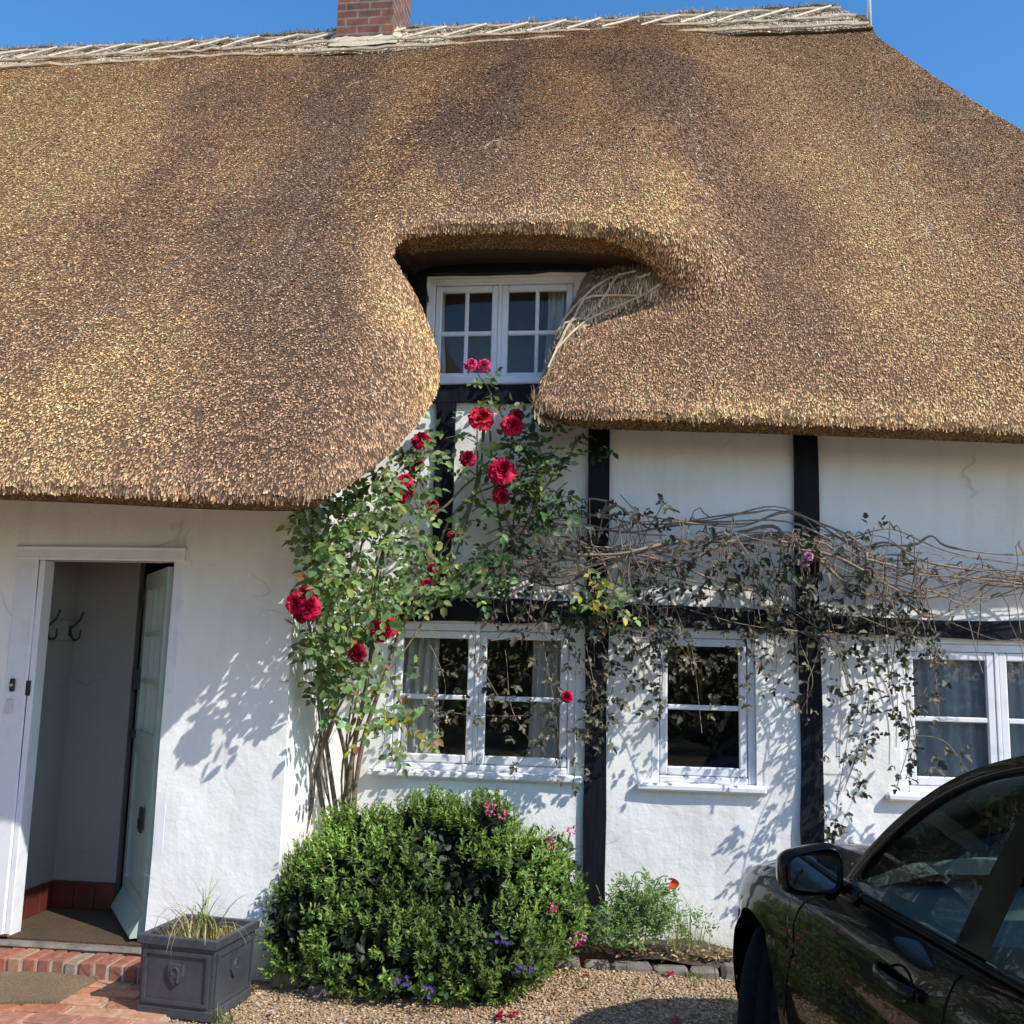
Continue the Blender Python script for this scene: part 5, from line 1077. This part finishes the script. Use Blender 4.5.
for sgn in (-1, 1):
    pane(yA+.01, 2.44, sgn, 'front_side_window', MAT['carglass'], tb=.42); pane(2.445, 2.30, sgn, 'door_pillar', MAT['trim'], .003, .42, .36); pane(2.305, 1.10, sgn, 'rear_side_window', MAT['carglass'], ta=.36); pane(1.105, 1.05, sgn, 'door_pillar', MAT['trim'], .003); pane(1.055, yZ-.005, sgn, 'quarter_window', MAT['carglass'])
    m = MB(); m.tube([(sgn*(cw(y)*.91-.022), y, czs(y)+.010) for y in np.linspace(yZ, 3.10, 40)], .011, 6); m.build('window_trim', MAT['trim'], car, smooth=True, local=True)
    # mirror
    m = MB(); c_ = np.array([sgn*.965, 2.93, 1.035]); rows = []
    for (dy, sx, sz) in [(-.045,.080,.058),(-.040,.088,.065),(-.01,.092,.068),(.03,.086,.062),(.065,.064,.044),(.088,.03,.02),(.09,.004,.004)]:
        r = []
        for a in np.linspace(0, 2*PI, 33):
            ca2, sa2 = math.cos(a), math.sin(a); ex = .55; x = sx*math.copysign(abs(ca2)**ex, ca2); z = sz*math.copysign(abs(sa2)**ex, sa2); z += .012*(x/.1)*(-sgn)*(-1)*-1; r.append((c_[0]+x, c_[1]+dy+.10*abs(x+sgn*.1)*.25, c_[2]+z*(1-.12*(x*sgn/.1))))
        rows.append(r)
    m.grid(rows); m.tube([(sgn*.88, 2.97, .965), (sgn*.90, 2.965, .985), (sgn*.935, 2.95, 1.0)], [.035, .03, .026], 8); m.box((sgn*.83, 2.86, .945), (sgn*.865, 3.05, 1.0), .012)
    mir = m.build('door_mirror', MAT['paint'], car, smooth=True, local=True)
    m = MB(); r = []; 
    for a in np.linspace(0, 2*PI, 33)[:-1]:
        ca2, sa2 = math.cos(a), math.sin(a); x = .077*math.copysign(abs(ca2)**.5, ca2); z = .053*math.copysign(abs(sa2)**.5, sa2); r.append((c_[0]+x, c_[1]-.043+.10*abs(x+sgn*.1)*.25, c_[2]+z*(1-.12*(x*sgn/.1))))
    r2 = [(p[0]*1+(c_[0]-p[0])*.12, p[1]-.003, p[2]+(c_[2]-p[2])*.12) for p in r]
    m.grid([r+r[:1], [(p[0], p[1]-.006, p[2]) for p in r+r[:1]], r2+r2[:1]]); o = m.build('mirror_rim', MAT['trim'], mir, smooth=False, local=True)
    m = MB(); m.add([(p[0], p[1]+.001, p[2]) for p in r2], [tuple(range(len(r2)))]); m.build('mirror_glass', MAT['mirror'], mir, local=True)
    # handles
    for hy in (2.55, 1.30):
        hz_ = .84; x0 = side_x(hy, hz_); m = MB(); n_ = 20
        m.grid([[(sgn*(side_x(hy+a*math.cos(t), hz_+b*math.sin(t))+o_), hy+a*math.cos(t), hz_+b*math.sin(t)) for t in np.linspace(0, 2*PI, n_+1)] for a, b, o_ in ((.075,.042,.0015), (.066,.036,.0), (.05,.026,-.012), (.004,.002,-.022))]); hd = m.build('door_handle', MAT['trim'], car, smooth=True, local=True)
        m = MB(); q = spline([(hy-.11, .004), (hy-.095, .022), (hy, .032), (hy+.085, .024), (hy+.105, .004)], 14); rows = []
        for yy, oo_ in q: rows.append([(sgn*(side_x(yy, hz_)+oo_+.010*math.cos(t)), yy, hz_+.004+.017*math.sin(t)) for t in np.linspace(0, 2*PI, 11)])
        m.grid(rows); m.build('handle_bar', MAT['paint'], hd, smooth=True, local=True)
    # shut lines
    for pts in ([(3.42, .30), (3.40, .5), (3.36, .7), (3.32, .83), (3.22, .895), (3.10, .915)], [(2.34, .25), (2.33, .5), (2.32, .75), (2.31, .93)], [(1.26, .42), (1.16, .62), (1.10, .8), (1.06, .93)]):
        m = MB(); q = spline(pts, 30); m.tube([(sgn*(side_x(y, z)-.0005), y, z) for y, z in q], .0035, 5); m.build('shut_line', MAT['trim'], car, smooth=True, local=True)
    for c_ in WY:
        m = MB(); xo = cw(c_)-.022; tr = []
        m.lathe([(.215, -.20*sgn+sgn*xo), (.30, -.21*sgn+sgn*xo), (.318, -.20*sgn+sgn*xo), (WR, -.17*sgn+sgn*xo), (WR, -.12*sgn+sgn*xo), (WR-.006, -.118*sgn+sgn*xo), (WR-.006, -.112*sgn+sgn*xo), (WR, -.11*sgn+sgn*xo), (WR, -.07*sgn+sgn*xo), (WR-.006, -.068*sgn+sgn*xo), (WR-.006, -.062*sgn+sgn*xo), (WR, -.06*sgn+sgn*xo), (WR, -.03*sgn+sgn*xo), (.316, -.008*sgn+sgn*xo), (.295, 0*sgn+sgn*xo), (.25, -.004*sgn+sgn*xo), (.225, -.012*sgn+sgn*xo), (.215, -.03*sgn+sgn*xo)], (0, c_, WR), 144, 'X')
        m.v = [(p[0], p[1], p[2]) if not (k_ % 18 in (3, 4, 7, 8, 11, 12) and (k_//18) % 4 == 0) else (p[0], c_+(p[1]-c_)*.972, WR+(p[2]-WR)*.972) for k_, p in enumerate(m.v)]
        steer = Matrix.Translation((sgn*(xo-.1), c_, 0)) @ Matrix.Rotation(math.radians(-30 if c_ > 2 else 0), 4, 'Z') @ Matrix.Translation((-sgn*(xo-.1), -c_, 0)); m.v = [tuple(steer @ Vector(p)) for p in m.v]
        wh = m.build('wheel', MAT['rubber'], car, smooth=True, local=True)
        m = MB(); m.lathe([(.217, -.19*sgn+sgn*xo), (.205, -.17*sgn+sgn*xo), (.20, -.05*sgn+sgn*xo), (.222, -.012*sgn+sgn*xo)], (0, c_, WR), 48, 'X')
        for k in range(5):
            for dlt in (-.13, .13):
                a = 2*PI*k/5+dlt; m.tube([(sgn*(xo-.045), c_+.03*math.cos(a), WR+.03*math.sin(a)), (sgn*(xo-.022), c_+.12*math.cos(a), WR+.12*math.sin(a)), (sgn*(xo-.018), c_+.208*math.cos(a), WR+.208*math.sin(a))], [.022, .017, .016], 8)
        m.lathe([(.0, sgn*(xo-.02)), (.045, sgn*(xo-.02)), (.055, sgn*(xo-.035)), (.055, sgn*(xo-.08))], (0, c_, WR), 24, 'X'); m.v = [tuple(steer @ Vector(p)) for p in m.v]; m.build('rim', MAT['alloy'], wh, smooth=True, local=True)
        m = MB(); A = np.linspace(-.12, PI+.12, 24); xi, xw = cw(c_)-.30, cw(c_)*.97
        m.grid([[(sgn*x, c_+(AR+.006)*math.cos(a), .325+(AR+.006)*math.sin(a)) for a in A] for x in (xw-.03, xi)]); q = [(sgn*xi, c_+(AR+.006)*math.cos(a), .325+(AR+.006)*math.sin(a)) for a in A]; m.add(q, [tuple(range(len(q)))]); m.build('wheel_arch_liner', MAT['rubber'], car, local=True)
    m = MB(); q = [(sgn*cw(y)*t, y, z) for y, t, z in ((4.22,.95,.72), (4.36,.93,.68), (4.50,.88,.62), (4.55,.72,.60), (4.585,.62,.58), (4.60,.60,.50), (4.53,.90,.54), (4.36,.97,.58))]; m.prism([(x+sgn*.012, y+.012, z) for x, y, z in q], [(x-sgn*.03, y-.03, z) for x, y, z in q]); m.build('headlight', MAT['lamp'], car, local=True)
    m = MB(); m.box((sgn*.45, -.012, .72), (sgn*.72, .04, .84), .02); m.build('tail_light', MAT['lampred'], car, local=True)
m = MB(); m.box((-.86, .45, .19), (.86, 4.15, .24)); m.box((-.80, .6, .24), (.80, 3.25, .30)); m.box((-.82, .55, .30), (.82, .62, .93)); m.build('floor', MAT['cabin'], car, local=True)
m = MB()
sec = [(3.26,.42),(3.30,.93),(3.12,.955),(2.92,.93),(2.80,.86),(2.78,.74),(2.90,.60),(2.95,.42)]
m.prism([(-.78, y, z) for y, z in sec], [(.78, y, z) for y, z in sec]); dash = m.build('dashboard', MAT['cabin'], car, local=True)
for x in (-.70, -.12, .12, .70): m = MB(); m.box((x-.05, 2.77, .80), (x+.05, 2.80, .86), .01); m.build('air_vent', MAT['trim'], dash, local=True)
m = MB(); R_ = Matrix.Rotation(math.radians(-22), 3, 'X'); pts = [Vector((.37, 2.66, .84))+R_ @ Vector((.185*math.cos(a), 0, .185*math.sin(a))) for a in np.linspace(0, 2*PI, 33)]; m.tube(pts, .015, 8, cap=False)
for a in (0.1, PI-.1, -PI/2): m.tube([Vector((.37, 2.68, .83)), Vector((.37, 2.66, .84))+R_ @ Vector((.18*math.cos(a), 0, .18*math.sin(a)))], .016, 6)
m.tube([Vector((.37, 2.68, .83)), Vector((.37, 2.85, .76))], .04, 10); m.build('steering_wheel', MAT['cabin'], car, smooth=True, local=True)
for x in (-.37, .37):
    for y0 in (1.75, .85):
        st = MB(); st.box((x-.25, y0, .30), (x+.25, y0+.52, .50), .06); st.prism([(x-.24, y0-.02, .45), (x-.24, y0+.12, .48), (x-.20, y0-.12, 1.06), (x-.20, y0-.22, 1.04)], [(x+.24, y0-.02, .45), (x+.24, y0+.12, .48), (x+.20, y0-.12, 1.06), (x+.20, y0-.22, 1.04)]); so = st.build('seat', MAT['cabin'], car, local=True)
        h = MB(); h.box((x-.13, y0-.25, 1.09), (x+.13, y0-.16, 1.25), .035); h.tube([(x-.05, y0-.19, 1.02), (x-.05, y0-.2, 1.12)], .007, 6); h.build('headrest', MAT['cabin'], so, local=True)
for sgn in (-1, 1):
    m = MB(); m.grid([[(sgn*(cw(y)*.91-.085-.03*math.sin(PI*u)), y, .30+(czs(y)-.335)*u) for u in np.linspace(0, 1, 7)] for y in np.linspace(.7, 3.1, 24)]); m.build('door_lining', MAT['cabinlight'], car, smooth=True, local=True)
m = MB(); m.box((-.115, 2.42, 1.225), (.115, 2.445, 1.285), .015); m.tube([(0, 2.43, 1.28), (0, 2.46, 1.33)], .012, 6); m.build('rear_view_mirror', MAT['trim'], car, local=True)
m = MB()
for k in range(6): m.box((-.30+k*.05, 4.585, .50), (-.28+k*.05, 4.612, .59), .003); m.box((.03+k*.05, 4.585, .50), (.05+k*.05, 4.612, .59), .003)
m.build('grille', MAT['chrome'], car, local=True)

# ================================================================== THE GARDEN BEHIND THE CAMERA (seen in the window panes and in the paint)
def tree(x, y, h, r, lab, colr, n):
    t = empty('garden_tree', (x, y, 0), lab, 'tree'); m = MB(); m.tube(spline([(x, y, -.1), (x+.1, y, h*.3), (x-.1, y+.1, h*.6), (x, y, h*.9)], 9), list(np.linspace(.2, .05, 9)), 8)
    cl = []
    for k in range(14):
        a = random.uniform(0, 2*PI); z = random.uniform(.3, .92)*h; rr = r*math.sin(PI*min(.95, max(.2, (z/h-.15)/.9)))*random.uniform(.5, 1); q = np.array([x+rr*math.cos(a), y+rr*math.sin(a), z]); cl.append(q); m.tube([(x, y, z*.75), tuple(q)], [.06, .02], 5)
    m.build('trunk', MAT['bark'], t, tint=(.12, .09, .06)); cl = np.array(cl); c_ = cl[RNG.integers(len(cl), size=n)]+RNG.normal(0, r*.26, (n, 3)); c_[:, 2] = np.maximum(c_[:, 2], .3)
    leafmesh('crown', c_, fol_rand(n), fol_rand(n), RNG.uniform(.12, .24, n), .6, shades(n, colr, .35), MAT['leafmatt'], t)
for (x, y, h, r, lab, cc2) in [(-8, -11, 7, 3.2, 'broad green garden tree across the drive, left of the others', (.06,.10,.03)), (-2, -13, 7.5, 3.4, 'tall dark garden tree facing the porch', (.045,.075,.025)), (3.5, -13, 6.5, 3.0, 'mid green garden tree facing the dormer', (.07,.11,.03)), (-14, -6, 6.5, 3.0, 'loose yellow-green tree at the end of the drive', (.09,.12,.035)), (-13, 1, 5.5, 2.6, 'round green tree beside the house end', (.06,.10,.03))]: tree(x, y, h, r, lab, cc2, 5200)
n = 26000; c_ = np.column_stack([RNG.uniform(-16, 9, n), -9+RNG.normal(0, .45, n), RNG.uniform(0, 2.3, n)]); c_[:, 2] += .25*np.sin(c_[:, 0]*1.7)
tag(leafmesh('garden_hedge', c_, fol_rand(n), fol_rand(n), RNG.uniform(.09, .17, n), .6, shades(n, (.055, .10, .028), .35), MAT['leafmatt']), 'long clipped green hedge along the far side of the drive', 'hedge', kind='stuff')

n = 420; c = np.column_stack([RNG.uniform(-1.9, 1.2, n), 5.50-np.abs(RNG.normal(0, .45, n)), np.full(n, .014)]); c = c[c[:, 1] > 3.9]; n = len(c); u = fol_rand(n); u[:, 2] *= .2
tag(leafmesh('leaf_litter', c, u, unit(fol_rand(n)*.5+np.array([[0, 0, 1]])), RNG.uniform(.014, .036, n), .5, shades(n, (.27, .18, .09), .4, (.10, .13, .04), .25), MAT['leafmatt']), 'small fallen leaves scattered over the gravel before the bush', 'leaf litter', kind='stuff')
